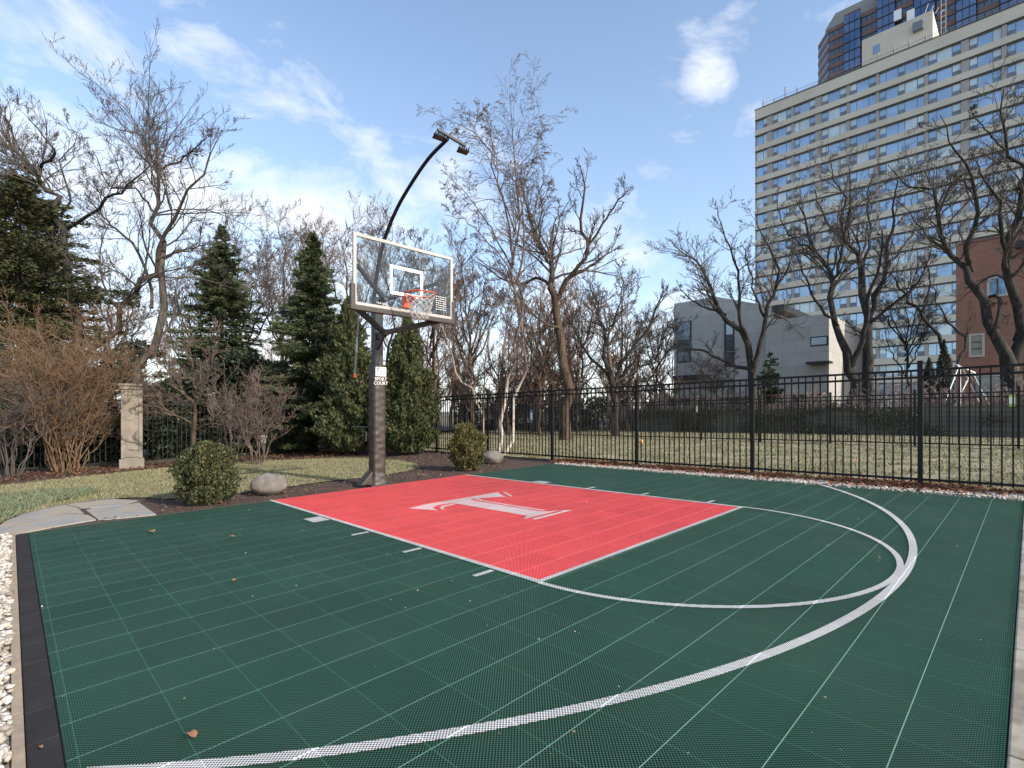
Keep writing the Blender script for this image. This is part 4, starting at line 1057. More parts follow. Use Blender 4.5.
# garden lantern
p = gp(263.5, 15.4)
root = empty('garden_lantern', p, 'small garden lantern with a pale cap on a dark post by the left fence', 'lantern')
mb = MB(); mb.tube([(p.x, p.y, p.z), (p.x, p.y, p.z+.42)], .06, 10); mb.build('post', M['black'], root)
mb = MB(); mb.tube([(p.x, p.y, p.z+.42), (p.x, p.y, p.z+.56), (p.x, p.y, p.z+.60), (p.x, p.y, p.z+.66)], [.07, .07, .12, .03], 12); mb.build('lamp_head', M['greyconc'], root)

# ------------------------------------------------------------------ hoop
def cwp(X, Y, z): x, y = c2w(X, Y); return Vector((x, y, z))
PXc, PYc = -.62, 6.02
base = cwp(PXc, PYc, 0); zb = g(base.x)
hoop = empty('basketball_hoop', (base.x, base.y, zb), 'in-ground basketball hoop with glass backboard and an arched floodlight arm', 'basketball hoop')
AXc = (DX, DY, Vector((0, 0, 1)))
def cbox(mb, X, Y, z, sx, sy, sz, mi=0): return mb.box(cwp(X, Y, z), (sx, sy, sz), ax=AXc, mi=mi)
mb = MB(); cbox(mb, PXc, PYc, zb+1.62, .152, .152, 3.24); cbox(mb, PXc, PYc, zb+3.246, .17, .17, .012); cbox(mb, PXc, PYc, zb+.01, .42, .42, .024); bevel(mb.build('pole', M['darkmetal'], hoop), .008)
# padding : wrinkled sleeve
mb = MB(); nz_ = 90; hp = 2.06; ring = []
for j in range(nz_+1):
    z = j/nz_*hp; fl = 1+.30*max(0, 1-z/.22)**1.5
    wr = .006*math.sin(z*48+1.3*math.sin(z*9))*(1.2-z/hp*.8)
    w = .118*fl
    n_ = 32
    for k in range(n_):
        a_ = 2*math.pi*k/n_; c_, s_2 = math.cos(a_), math.sin(a_)
        e = 5.0; r = w/((abs(c_)**e+abs(s_2)**e)**(1/e))
        r += wr*(1 if True else 0)*math.sin(a_*2+z*7)+.004*noise.noise(Vector((c_*2, s_2*2, z*9)))
        q = cwp(PXc, PYc, zb+.02+z)+DX*(c_*r)+DY*(s_2*r); mb.v.append(q)
for j in range(nz_):
    for k in range(n_):
        k2 = (k+1) % n_; mb.f.append([j*n_+k, j*n_+k2, (j+1)*n_+k2, (j+1)*n_+k]); mb.m.append(0)
mb.f.append([nz_*n_+k for k in range(n_)]); mb.m.append(0)
pad = mb.build('pole_pad', M['vinyl'], hoop, smooth=True)
# anchor flap at the rear of the pad foot
mb = MB(); mb.prism([cwp(PXc, PYc, zb)+DX*a_+DY*b_+Vector((0, 0, z)) for a_, b_, z in ((-.10, -.13, .02), (-.10, -.36, .02), (-.10, -.26, .13), (-.10, -.13, .26))], DX*.20); bevel(mb.build('foot_cover', M['vinyl'], hoop), .02, 3)
# labels on the pad front (faces the court)
def text(body, size, loc, m, parent, name='lettering', ext=.001, align='CENTER', rot=None, sx=1):
    cu = bpy.data.curves.new(name, 'FONT'); cu.body = body; cu.size = size; cu.align_x = align; cu.align_y = 'CENTER'; cu.extrude = ext; cu.resolution_u = 3
    t = bpy.data.objects.new(name, cu); COL.objects.link(t)
    me = bpy.data.meshes.new_from_object(t); bpy.data.objects.remove(t)
    Mx = Matrix((( DY.x*sx, 0, DX.x, loc[0]), (DY.y*sx, 0, DX.y, loc[1]), (0, 1, 0, loc[2]), (0, 0, 0, 1)))
    me.transform(Mx); me.materials.clear(); me.materials.append(m)
    return link(name, me, m, parent)
ftz = lambda v: EYE-(v-CY)/F*8.75
lp = cwp(PXc, PYc, ftz(371.5))+DX*.128
mb = MB(); mb.box(lp, (.006, .20, .155), ax=AXc); sg = mb.build('warning_label', M['whitep'], pad)
for i, w in enumerate((.16, .17, .15, .17, .12)):
    mb = MB()
    for k in range(5): mb.box(lp+DX*.004+DY*(-.07+k*.035)+Vector((0, 0, .055-i*.027)), (.002, .026 if (k+i) % 3 else .014, .014), ax=AXc)
    mb.build('print_line', M['ink'], sg)
lp2 = cwp(PXc, PYc, ftz(380.5))+DX*.128
text('SPORT', .078, cwp(PXc, PYc, ftz(379.0))+DX*.128, M['whitep'], pad)
text('COURT', .078, cwp(PXc, PYc, ftz(383.2))+DX*.128, M['whitep'], pad)
# backboard
BX = 2.48; zB0, zB1 = 2.81, 3.89; y0, y1 = 3.0, 9.0
bb = MB(); cbox(bb, BX, 6, (zB0+zB1)/2, .012, 1.76, (zB1-zB0)-.07)
board = bb.build('backboard', M['clear'], hoop)
mb = MB(); fw = .05
for Y in (y0+.082, y1-.082): cbox(mb, BX, Y, (zB0+zB1)/2, .04, fw, zB1-zB0)
for z in (zB0+fw/2, zB1-fw/2): cbox(mb, BX, 6, z, .038, (y1-y0)*FT-2*fw+.002, fw)
bevel(mb.build('frame', M['frame'], board), .004)
mb = MB(); tw, th_ = .61, .46; zt = 3.05+.02
for s in (-1, 1): cbox(mb, BX+.035, 6+s*(tw/2-.025)/FT, zt+th_/2, .003, .05, th_)
for z in (zt+.025, zt+th_-.025): cbox(mb, BX+.035, 6, z, .0028, tw-.1, .05)
mb.build('target_square', M['whitep'], board)
# black edge padding along the bottom and up the lower corners
mb = MB(); cbox(mb, BX, 6, zB0-.035, .062, (y1-y0)*FT+.09, .085)
for Y in (y0, y1): cbox(mb, BX, Y+(.02 if Y > 6 else -.02), zB0+.12, .064, .075, .395)
bevel(mb.build('edge_pad', M['vinyl'], board), .015, 3)
# small lettering along the bottom of the glass
text('TRUE GLASS', .035, cwp(BX+.03, 4.55, zB0+.085), M['whitep'], board, sx=1)
mb = MB()
for i in range(7):
    for k in range(6): cbox(mb, BX+.03, 7.9+k*.12, zB0+.36-i*.036, .002, .024 if (i*k) % 4 != 1 else .012, .010)
mb.build('print_block', M['whitep'], board)
# rim
rc = cwp(3.76, 6, 3.055)
rim = MB(); rr = .235
rim.tube([rc+DX*(rr*math.cos(a_))+DY*(rr*math.sin(a_)) for a_ in [2*math.pi*k/40 for k in range(41)]], .010, 8, cap=False)
pb = cwp(BX+.05, 6, 3.03)
rim.box(pb+Vector((0, 0, -.05)), (.05, .15, .19), ax=AXc)
rim.prism([pb+DY*.07+Vector((0, 0, z))+DX*x for x, z in ((0, .03), (.17, .03), (.13, .005), (0, -.12))], DY*-.012)
rim.prism([pb-DY*.06+Vector((0, 0, z))+DX*x for x, z in ((0, .03), (.17, .03), (.13, .005), (0, -.12))], DY*-.012)
rim.box(pb+DX*.08+Vector((0, 0, .024)), (.16, .15, .010), ax=AXc)
for s in (-1, 1): rim.tube([pb+DX*.03+DY*.06*s+Vector((0, 0, -.02)), rc+DX*(rr*math.cos(2.2))+DY*(s*rr*math.sin(2.2))], .007, 6)
rimo = rim.build('rim', M['orange'], hoop, smooth=False)
net = MB(); nl_ = 12; rowsn = 9
def npnt(i, a_):
    t = i/rowsn; r = rr*(1-.52*t**.75)+.015*math.sin(t*3.1); return rc+DX*(r*math.cos(a_))+DY*(r*math.sin(a_))+Vector((0, 0, -.385*t-.008))
for i in range(rowsn):
    for k in range(nl_):
        a0 = 2*math.pi*(k+.5*(i % 2))/nl_
        for s in (-1, 1): net.tube([npnt(i, a0), npnt(i+1, a0+s*math.pi/nl_)], .0042, 4, cap=False)
net.build('net', M['net'], rimo)
# support arms
mb = MB(); zc = 2.52
for Y in (4.15, 7.85):
    pass
def arm(name, a_, b_, w, h, par=hoop): mb = MB(); mb.bar(a_, b_, w, h); return bevel(mb.build(name, M['darkmetal'], par), .006)
pole_top = cwp(PXc, PYc, 2.80)
vx, vy = .56, 5.85
for Yb in (3.3, 8.2):
    arm('support_arm', cwp(vx, vy+(.12 if Yb > 6 else -.12), 2.56), cwp(BX-.15, Yb, zB0-.04), .055, .085)
    arm('support_arm', cwp(vx, vy+(.12 if Yb > 6 else -.12), 3.12), cwp(BX-.15, Yb, 3.42), .045, .06)
arm('extension_beam', cwp(PXc+.2, PYc, 2.50), cwp(vx+.1, vy, 2.56), .09, .10)
arm('extension_beam', cwp(PXc+.2, PYc, 3.10), cwp(vx+.1, vy, 3.13), .07, .08)
arm('diagonal_brace', cwp(PXc-.3, PYc-.1, 2.18), cwp(vx-.1, vy, 2.52), .05, .06)
mb = MB(); 
for z in (zB0+.02,): cbox(mb, BX-.13, 6, z, .04, 1.5, .06)
bevel(mb.build('mounting_frame', M['darkmetal'], hoop), .005)
arm('lift_strut', cwp(PXc-.45, PYc-.05, 2.15), cwp(PXc-.05, PYc-.05, 2.62), .05, .05)
# crank rod hanging behind the pole
mb = MB(); c0 = P(359, 312, 9.15); c1 = P(355, 374, 9.05); mb.tube([c0, c1], .018, 8); crk = mb.build('crank_rod', mat('galvanised_tube', (.16, .17, .16), (.2, .2, .19), 8, .5), hoop)
mb = MB(); mb.tube([c1, c1+Vector((-.005, 0, -.06))], .028, 8); mb.build('grip', M['orange'], crk)
mb = MB(); mb.tube([c0, cwp(PXc-.1, PYc, 2.98)], .014, 6); mb.build('crank_bracket', M['darkmetal'], crk)
c2 = P(352, 427, 8.95); mb = MB(); mb.tube([c2, cwp(PXc-.1, PYc-.2, EYE-(427-CY)/F*8.95)], .012, 8); mb.tube([P(366, 431, 8.8), P(366, 441, 8.8)], .012, 8); mb.build('pad_strap_hook', M['darkmetal'], hoop)
# arched lamp arm
pts = [(-.95, 6.0, 2.3), (-1.0, 6.0, 2.75), (-.9, 6.0, 3.25), (-.4, 6.0, 3.8), (.35, 6, 4.2), (1.5, 6, 4.56), (2.9, 6, 4.84), (4.5, 6, 5.08), (6.1, 6, 5.20)]
q = resample([(*cwp(X, Y, z), .034) for X, Y, z in pts], 40)
mb = MB(); mb.tube([tuple(r[:3]) for r in q], [.036-.010*i/39 for i in range(40)], 12); la = mb.build('lamp_arm', M['black'], hoop, smooth=True)
mb = MB(); mb.bar(P(346, 250, 8.9)-Vector((0, 0, 0)), P(368, 262, 8.9), .01, .01) if False else None
# crossbar with two flood heads
e0, e1 = P(438.5, 126.5, 7.42), P(469, 141.5, 7.62)
bar_c = cwp(6.1, 6, 5.205)
dirb = (P(469, 142, 7.6)-P(438.5, 126, 7.3)); dirb = Vector((dirb.x, dirb.y, 0)).normalized()
b0, b1 = bar_c-dirb*.17+Vector((0, 0, .075)), bar_c+dirb*.30+Vector((0, 0, -.02))
mb = MB(); mb.bar(b0, b1, .035, .035); mb.build('crossbar', M['ink'], la)
for tt_, dz in ((.06, 0), (.90, 0)):
    c_ = b0.lerp(b1, tt_)+Vector((0, 0, -.10))
    fl_ = MB(); ax1 = (dirb, Vector((-dirb.y, dirb.x, -.25)).normalized()); ax3 = ax1[0].cross(ax1[1]).normalized()
    fl_.box(c_, (.17, .10, .020), ax=(ax1[0], ax1[1], ax3)); fl_.box(c_+ax3*.030, (.15, .035, .032), ax=(ax1[0], ax1[1], ax3))
    for k in range(5): fl_.box(c_+ax3*.022+ax1[0]*(-.07+k*.035)-ax1[1]*.045, (.006, .05, .022), ax=(ax1[0], ax1[1], ax3))
    fo = fl_.build('floodlight', M['black'], la); bevel(fo, .003)
    ln = MB(); ln.box(c_-ax3*.012, (.14, .08, .004), ax=(ax1[0], ax1[1], ax3)); ln.build('lens', mat('lamp_lens_warm', (.10, .065, .045), (.08, .055, .04), 8, .3), fo)
    hg = MB(); hg.bar(c_+ax3*.045, c_+Vector((0, 0, .10)), .014, .014); hg.build('bracket', M['black'], fo)

# ------------------------------------------------------------------ back yard wall, swing, signs
def wall_prism(s0, s1, off, h, th, m, name, label, cat='wall', z0=-.1, root=None):
    a_, b_ = WD+FD*s0+nrm*off, WD+FD*s1+nrm*off
    mb = MB(); pts = [(a_.x, a_.y, g(a_.x)+z0), (b_.x, b_.y, g(b_.x)+z0), (b_.x, b_.y, g(b_.x)+h), (a_.x, a_.y, g(a_.x)+h)]
    mb.prism(pts, nrm*th); o = mb.build(name, m); uvbox(o); 
    if label: tag(o, label, cat)
    return o
wall_prism(-9, 12.5, 0, 1.10, .2, M['gardenwall'], 'garden_wall', 'dark timber boarded wall closing the back lawn under the shrubs')
wall_prism(4.2, 13.5, 3.2, 1.75, .35, M['gardenwall'], 'retaining_wall', 'low brown retaining wall with a salmon coping before the grey house')
o = wall_prism(4.1, 13.6, 3.12, 1.80, .5, M['salmon'], 'coping', None, z0=1.752)
bw = [x for x in bpy.data.objects if x.name.startswith('retaining_wall')][0]
o.parent = bw
# ivy and weeds on the wall
n = 17000; s_ = rng.uniform(-8, 12.5, n); z_ = rng.uniform(0, 1.25, n)**1.0
nz = np.array([noise.noise(Vector((a_*.5, b_*1.5, 4))) for a_, b_ in zip(s_, z_)]); k = nz > -.02
wx = WD.x+FD.x*s_[k]-nrm.x*.06; wy = WD.y+FD.y*s_[k]-nrm.y*.06
C = np.stack([wx, wy, gnp(wx)+z_[k]], 1); C += rng.normal(0, .05, C.shape); U = norm(rng.normal(0, 1, C.shape)+np.array([0, 0, -.8])); W = norm(np.cross(U, np.array(nrm)+rng.normal(0, .4, C.shape)))
V, Fc = leaf_mesh(C, U, W, rng.uniform(.05, .12, len(C)), .3)
tag(link('ivy', mesh_np('ivy', V, Fc), leafmat('ivy_leaves', [(.04, .036, .02), (.10, .08, .05), (.05, .055, .022), (.16, .125, .09), (.07, .06, .04)])), 'dull ivy and dead vines creeping over the dark garden wall', 'ivy', kind='stuff')

dS = 21.0
root = empty('swing_frame', gp(962, dS), 'white metal swing frame standing behind the garden wall near the brick building', 'swing frame')
def leg(a_, b_, dd0, dd1, r=.021):
    mb = MB(); mb.tube([P(a_[0], a_[1], dS+dd0), P(b_[0], b_[1], dS+dd1)], r, 8); mb.build('leg', M['whitep'], root)
leg((959, 366), (942, 410), 0, -.6); leg((960, 366), (960, 412), 0, .3, .034); leg((962, 367), (984, 412), 0, .6); leg((972, 372), (994, 414), .9, 1.5); leg((972, 372), (952, 411), .9, .4)
mb = MB(); mb.tube([P(957, 365, dS), P(975, 373, dS+1.0)], .035, 8); mb.tube([P(965, 383, dS+.2), P(970, 376, dS+.7)], .02, 6); mb.build('top_beam', M['whitep'], root)
def yard_sign(u, v, d, w, h, label, mats, name='yard_sign', post=True, grp=None):
    c = P(u, v, d); zb_ = g(c.x); root = empty(name, (c.x, c.y, zb_), label, 'sign', grp)
    mb = MB(); mb.box(c, (w, .012, h), rz=math.atan2(FD.y, FD.x)); bevel(mb.build('board', mats[0], root), .003)
    mb = MB(); mb.box(c-nrm*.010, (w*.8, .006, h*.55), rz=math.atan2(FD.y, FD.x)); mb.build('panel', mats[1], root)
    if post: mb = MB(); mb.bar(Vector((c.x, c.y, zb_)), c+Vector((0, 0, -h/2)), .03, .03); mb.build('post', M['black'], root)
fz = lambda u: (WD, )
def on_fence2(u):   # distance along bearing u to the second fence
    k_ = (u-CX)/F; s = (B0.x-k_*B0.y)/(.711+.703*k_); return (B0+FD*s).y
yard_sign(1012, 400.5, on_fence2(1012)-.06, .12, .32, 'small yellow and white notice on the second fence at the far right', (M['yellow'], M['whitep']), 'notice_sign', False)
yard_sign(697, 409, on_fence2(697)-.06, .07, .28, 'small yellowish notice on the second fence before the grey house', (M['yellow'], M['whitep']), 'notice_sign', False)
yard_sign(485.5, 405, 24, .18, .25, 'bright yellow sign behind the fence left of the birch', (M['yellow'], M['yellow']))
yard_sign(531, 416, 24, .22, .6, 'small blue and white sign behind the fence right of the birch', (M['blue'], M['whitep']))

# ------------------------------------------------------------------ buildings
def face_s(origin, u):
    k_ = (u-CX)/F; return (k_*origin.y-origin.x)/(DX.x-k_*DX.y)
# --- tan tower: front face runs along DX from its left corner
TO = Vector(((755-CX)/F*93, 93, 0)); ZT = 55.9
tower = empty('apartment_tower', (TO.x, TO.y, 0), 'tall tan apartment tower with long ribbon windows filling the upper right', 'tower')
TL = 62.0
def fb(mb, s0, s1, z0, z1, out, dep, mi=0, O=TO):
    """box on the face: out = proud distance towards viewer, dep = thickness inwards"""
    a_ = O+DX*s0-nrm*out; b_ = O+DX*s1-nrm*out
    mb.prism([(a_.x, a_.y, z0), (b_.x, b_.y, z0), (b_.x, b_.y, z1), (a_.x, a_.y, z1)], nrm*dep, mi)
FLH = 2.855; top0 = ZT-1.87
uw = [(755.9, 767, 2), (772.3, 791, 3), (793.7, 815, 3), (821.2, 846.4, 3), (849.5, 875.7, 3), (879.1, 924.3, 5), (928, 960.9, 3), (969, 1001.6, 3), (1006.8, 1041, 3)]
bays = []
for (a_, b_, n_) in uw: bays.append((face_s(TO, a_), face_s(TO, b_), n_))
s = bays[-1][1]
while s < TL-6: bays.append((s+1.1, s+5.6, 3)); s += 5.6
nfl = 18
mb = MB(); fb(mb, .02, TL, -.5, ZT-.02, -.35, 18, 0); mb.build('core_wall', M['tanpier'], tower)
# spandrel bands, piers
mb = MB()
fb(mb, 0, TL+.01, top0, ZT, .0, .345)
for k in range(nfl):
    zt_ = top0-k*FLH; fb(mb, 0, TL+.01, zt_-FLH, zt_-1.82, 0.0, .345)
fb(mb, 0, TL+.01, -.5, top0-nfl*FLH+.001, 0, .345)
mb.build('spandrel_band', M['tanwall'], tower)
# thin dark drip line over each window row
mb = MB()
for k in range(nfl): fb(mb, -.02, TL+.02, top0-k*FLH-.07, top0-k*FLH+.07, .06, .10)
fb(mb, -.06, TL+.06, ZT+.004, ZT+.12, .08, .5)
mb.build('drip_moulding', M['darkline'], tower)
mb = MB(); edges = [0.0]
prev = .0
for (a_, b_, n_) in bays:
    if a_-prev > .05: fb(mb, prev+.002, a_-.002, top0-nfl*FLH, top0-.002, -.06, .285)
    prev = b_
mb.build('pier', M['tanpier'], tower)
wins = []
for k in range(nfl):
    for j, (a_, b_, n_) in enumerate(bays): wins.append(((TO+DX*a_).y+abs(k)*1.1, k, j, a_, b_, n_))
wins.sort(key=lambda q: (q[4] > face_s(TO, 1030), q[0]))
restmb = MB(); M['alu'] = mat('aluminium_frame', (.26, .29, .32), (.22, .25, .28), 2, .5)
M['t_blue'] = glass('tower_glass_blue', (.40, .52, .66)); M['t_pale'] = glass('tower_glass_curtain', (.62, .70, .72), rough=.2, metal=.15)
M['t_dark'] = glass('tower_glass_dark', (.22, .27, .33))
gm = [M['t_blue'], M['t_pale'], M['alu'], M['t_dark'], M['acbox']]
def window(mb, k, a_, b_, n_, acs):
    z1 = top0-k*FLH-.07; z0 = top0-k*FLH-1.82
    fb(mb, a_+.002, b_-.002, z0+.002, z1-.002, -.31, .03, 2)
    wid = [1.0 if (i % 2 == 0 and n_ > 2) or (n_ == 2 and i == 1) else 1.75 for i in range(n_)]
    tot = sum(wid); x = a_; al = rnd.random()
    blue = al < .55
    for i, w in enumerate(wid):
        x1 = x+(b_-a_)*w/tot
        small = w == 1.0
        if small and rnd.random() < .8:
            mi = 0 if rnd.random() < .5 else 1
            fb(mb, x+.06, x1-.06, z0+.75, z1-.06, -.28, .02, mi)
            if rnd.random() < .75: acs.append((x+.08, x1-.08, z0+.06, z0+.70))
            else: fb(mb, x+.06, x1-.06, z0+.06, z0+.71, -.28, .02, 3)
        else:
            mi = 0 if (blue or rnd.random() < .3) else 1
            fb(mb, x+.05, x1-.05, z0+.06, z1-.06, -.28, .02, mi)
        x = x1
for i, (_, k, j, a_, b_, n_) in enumerate(wins):
    acs = []
    if i < 100:
        mb = MB(); window(mb, k, a_, b_, n_, acs); wo = mb.build('window', gm, tower)
        for q in acs[:3]:
            am = MB(); pr = rnd.choice((.0, .0, .18)); fb(am, q[0], q[1], q[2], q[3]-(.2 if pr else 0), -.27+pr, .02+pr, 4 if 0 else 0); am.build('air_conditioner', M['acbox'], wo)
    else:
        window(restmb, k, a_, b_, n_, acs)
        for q in acs: fb(restmb, q[0], q[1], q[2], q[3], -.27, .02, 4)
o = restmb.build('windows', gm, tower); o['kind'] = 'stuff'
# penthouse block
PO = TO+nrm*4.0
ps0, ps1 = face_s(PO, 862), face_s(PO, 932.8)
pz = EYE+(CY-40.5)/F*(PO+DX*ps0).y
mb = MB(); a_ = PO+DX*ps0; b_ = PO+DX*ps1
mb.prism([(a_.x, a_.y, ZT-.01), (b_.x, b_.y, ZT-.01), (b_.x, b_.y, pz), (a_.x, a_.y, pz)], nrm*9); mb.build('penthouse', M['tanwall'], tower)
mb = MB(); fb(mb, face_s(PO, 873), face_s(PO, 880), pz-3.1, pz-1.7, .05, .04, 0, PO); mb.build('window', M['g_blue'], tower)
mb = MB(); s_a = face_s(PO, 913); fb(mb, s_a, s_a+1.3, pz-2.4, pz-1.1, .6, .6, 0, PO); mb.build('vent_unit', M['acbox'], tower)
# roof rail and masts
mb = MB()
rl = 0
for (u_, h_) in ((762, 1.8), (773, 1.0), (784, 2.4), (796, 1.5), (877, 1.7), (893, 1.6), (908.5, 1.7), (925, 1.4)):
    s_a = face_s(TO, u_); q = TO+DX*s_a+nrm*.6; mb.tube([(q.x, q.y, ZT), (q.x, q.y, ZT+h_)], .10, 6)
for z in (.6, 1.05):
    a_ = TO+DX*1+nrm*.6; b_ = TO+DX*TL*.9+nrm*.6; mb.tube([(a_.x, a_.y, ZT+z), (b_.x, b_.y, ZT+z)], .035, 5)
mb.build('roof_rail', M['greyconc'], tower)
q = PO+DX*(ps1+.8)+nrm*2
mb = MB(); 
for dx_ in (0, .7):
    mb.tube([(q.x+dx_, q.y, ZT), (q.x+dx_, q.y, pz+2.4)], .07, 5)
for k in range(12): mb.bar((q.x, q.y, ZT+k*.9), (q.x+.7, q.y, ZT+k*.9+.3), .05)
for k in range(4): mb.bar(Vector((q.x-2.5+k*.8, q.y, pz+.1)), Vector((q.x-2.0+k*.8, q.y, pz+1.6-.3*k)), .10)
mb.build('antenna_mast', M['greyconc'], tower)

# --- brown brick high-rise behind
HO = Vector(((829-CX)/F*165, 165, 0)); zH = EYE+(CY-33)/F*165
high = empty('brick_highrise', (HO.x, HO.y, 0), 'brown brick high-rise with dark blue glass bays peeking above the tan tower', 'tower')
ub = [829, 844.5, 861.5, 877.5, 896, 914, 936, 956, 977, 1000, 1026, 1056]
ss = [face_s(HO, u_) for u_ in ub]
mb = MB(); a_, b_ = HO, HO+DX*(ss[-1]); c_ = a_+nrm*25; ch = HO-DX*4.5+nrm*6
foot = [a_, b_, b_+nrm*25, c_-DX*4.5, ch]
mb.prism([(p_.x, p_.y, -.5) for p_ in foot], (0, 0, zH+.5)); mb.build('core', M['darkline'], high)
up_ = [p_+nrm*1.5+DX*(1.5 if i in (0, 4, 3) else 0) for i, p_ in enumerate(foot)]
mb = MB(); mb.prism([(p_.x, p_.y, zH-.1) for p_ in up_], (0, 0, 6.5)); mb.build('roof_parapet', M['greyconc'], high)
FH = 2.95; nb_ = 10
stuffmb = MB(); spmb = MB(); cnt = 0
for j in range(len(ss)-1):
    blue = j % 2 == 1; s0_, s1_ = ss[j], ss[j+1]; outp = 1.3 if blue else .25
    topz = zH+(2.6 if blue else 1.2)+(3 if j >= 3 else 0)+(4 if j >= 5 else 0)
    z = topz; first = True; k = 0
    while z > 1:
        band = .35 if blue else 1.35
        fb(spmb, s0_+.1, s1_-.1, z-band, z, outp, outp+.5, 1 if blue and not first else 0, HO)
        w = MB() if k < 9 and cnt < 98 else stuffmb
        fb(w, s0_+.15, s1_-.15, z-FH+.02, z-band-.02, outp-.12, outp+.3, 0 if blue else 1, HO)
        if w is not stuffmb: 
            for t_ in (.33, .66):
                sm = s0_+(s1_-s0_)*t_; fb(w, sm-.08, sm+.08, z-FH+.03, z-band-.03, outp-.07, .05, 2, HO)
            w.build('window', [M['g_deep'], M['g_dark'], M['darkline']], high); cnt += 1
        if not blue: fb(spmb, s0_+.08, s1_-.08, z-band-.14, z-band-.0, outp+.05, .3, 1, HO)
        z -= FH; k += 1; first = False
# chamfered corner bands
zz = zH+1.2
chd = (HO-ch); 
while zz > 1:
    n2 = Vector((chd.y, -chd.x, 0)).normalized()
    a_, b_ = ch+n2*.3, HO+n2*.3
    spmb.prism([(a_.x, a_.y, zz-1.35), (b_.x, b_.y, zz-1.35), (b_.x, b_.y, zz), (a_.x, a_.y, zz)], -n2*.5, 0)
    stuffmb.prism([((a_-n2*.1).x, (a_-n2*.1).y, zz-FH), ((b_-n2*.1).x, (b_-n2*.1).y, zz-FH), ((b_-n2*.1).x, (b_-n2*.1).y, zz-1.35), ((a_-n2*.1).x, (a_-n2*.1).y, zz-1.35)], -n2*.3, 1)
    zz -= FH
spmb.build('spandrel', [M['brown'], M['darkline']], high)
o = stuffmb.build('windows', [M['g_deep'], M['g_dark'], M['darkline']], high); o['kind'] = 'stuff'
for u_ in (898, 911):
    s_a = face_s(HO, u_); zt_ = EYE+(CY-12)/F*(HO+DX*s_a).y; mb = MB(); fb(mb, s_a-.8, s_a+1.0, zt_-3.2, zt_-.2, 1.5, .6, 0, HO); mb.build('white_panel', M['whitep'], high)

# --- grey stone house
GO = Vector(((674-CX)/F*38, 38, 0))
house = empty('stone_house', (GO.x, GO.y, g(GO.x)), 'modern grey stone clad house with a slanted roof edge behind the yard', 'house')
def gz(u_, v_, O): return EYE+(CY-v_)/F*(O+DX*face_s(O, u_)).y
def gpt(u_, v_, O, out=0): q = O+DX*face_s(O, u_)-nrm*out; return Vector((q.x, q.y, gz(u_, v_, O)))
top = [(674, 303.7), (716, 296.6), (772, 306.3)]
pts = [Vector((*gpt(674, 300, GO).xy, -.3)), Vector((*gpt(772, 300, GO).xy, -.3))]+[gpt(u_, v_, GO) for u_, v_ in reversed(top)]
mb = MB(); mb.prism(pts, nrm*9.5); o = mb.build('main_block', M['stucco'], house); uvbox(o)
GW = GO-nrm*.35
pts = [Vector((*gpt(766, 320.9, GW).xy, -.3)), Vector((*gpt(829, 314, GW).xy, -.3)), gpt(829, 313.5, GW), gpt(766, 320.9, GW)]
mb = MB(); mb.prism(pts, nrm*11.0); o = mb.build('wing', M['stucco'], house); uvbox(o)
def hw(u0_, u1_, v0_, v1_, O, name='window', m='g_dark', fr=True, par=None):
    s0_, s1_ = face_s(O, u0_), face_s(O, u1_); z1_, z0_ = gz((u0_+u1_)/2, v0_, O), gz((u0_+u1_)/2, v1_, O)
    mb = MB()
    fb(mb, s0_, s1_, z0_, z1_, .03, .06, 1, O); n_ = max(1, int(round((s1_-s0_)/.8)))
    for i in range(n_):
        a_ = s0_+.06+(s1_-s0_-.12)*i/n_; b_ = s0_+.06+(s1_-s0_-.12)*(i+1)/n_-.05
        fb(mb, a_, b_, z0_+.07, z1_-.07, .045, .03, 0, O)
    return mb.build(name, [M[m], M['darkline']], house if par is None else par)
hw(676.5, 691.5, 321.5, 341, GO, m='g_dark'); hw(677, 691, 349.5, 362.5, GO, m='g_dark')
hw(725.5, 734.5, 322, 335.5, GO, m='g_pale'); hw(725.5, 734.5, 336, 351, GO, m='g_dark'); hw(726, 734.5, 352, 367, GO, m='g_dark')
mb = MB(); fb(mb, face_s(GO, 676.5), face_s(GO, 691.5), gz(684, 349, GO), gz(684, 341.3, GO), .03, .05, 0, GO); mb.build('panel', mat('slate_panel', (.10, .10, .09), (.08, .08, .075), 3, .6), house)
mb = MB(); fb(mb, face_s(GO, 724.6), face_s(GO, 725.6), gz(725, 368, GO), gz(725, 316, GO), .06, .08, 0, GO); mb.build('downpipe', M['darkline'], house)
mb = MB(); fb(mb, face_s(GO, 676), face_s(GO, 709), gz(690, 379.5, GO), gz(690, 375.5, GO), .6, .58, 0, GO); mb.build('canopy', M['darkline'], house)
hw(810.5, 828.6, 336.3, 345.8, GW, m='g_pale')
mb = MB(); fb(mb, face_s(GW, 810), face_s(GW, 833), gz(820, 364.5, GW), gz(820, 362.3, GW), .9, .88, 0, GW); mb.build('canopy', M['darkline'], house)
mb = MB(); fb(mb, face_s(GW, 790), face_s(GW, 791.5), gz(790, 328.5, GW), gz(790, 327, GW), .12, .12, 0, GW); mb.build('vent', M['darkline'], house)
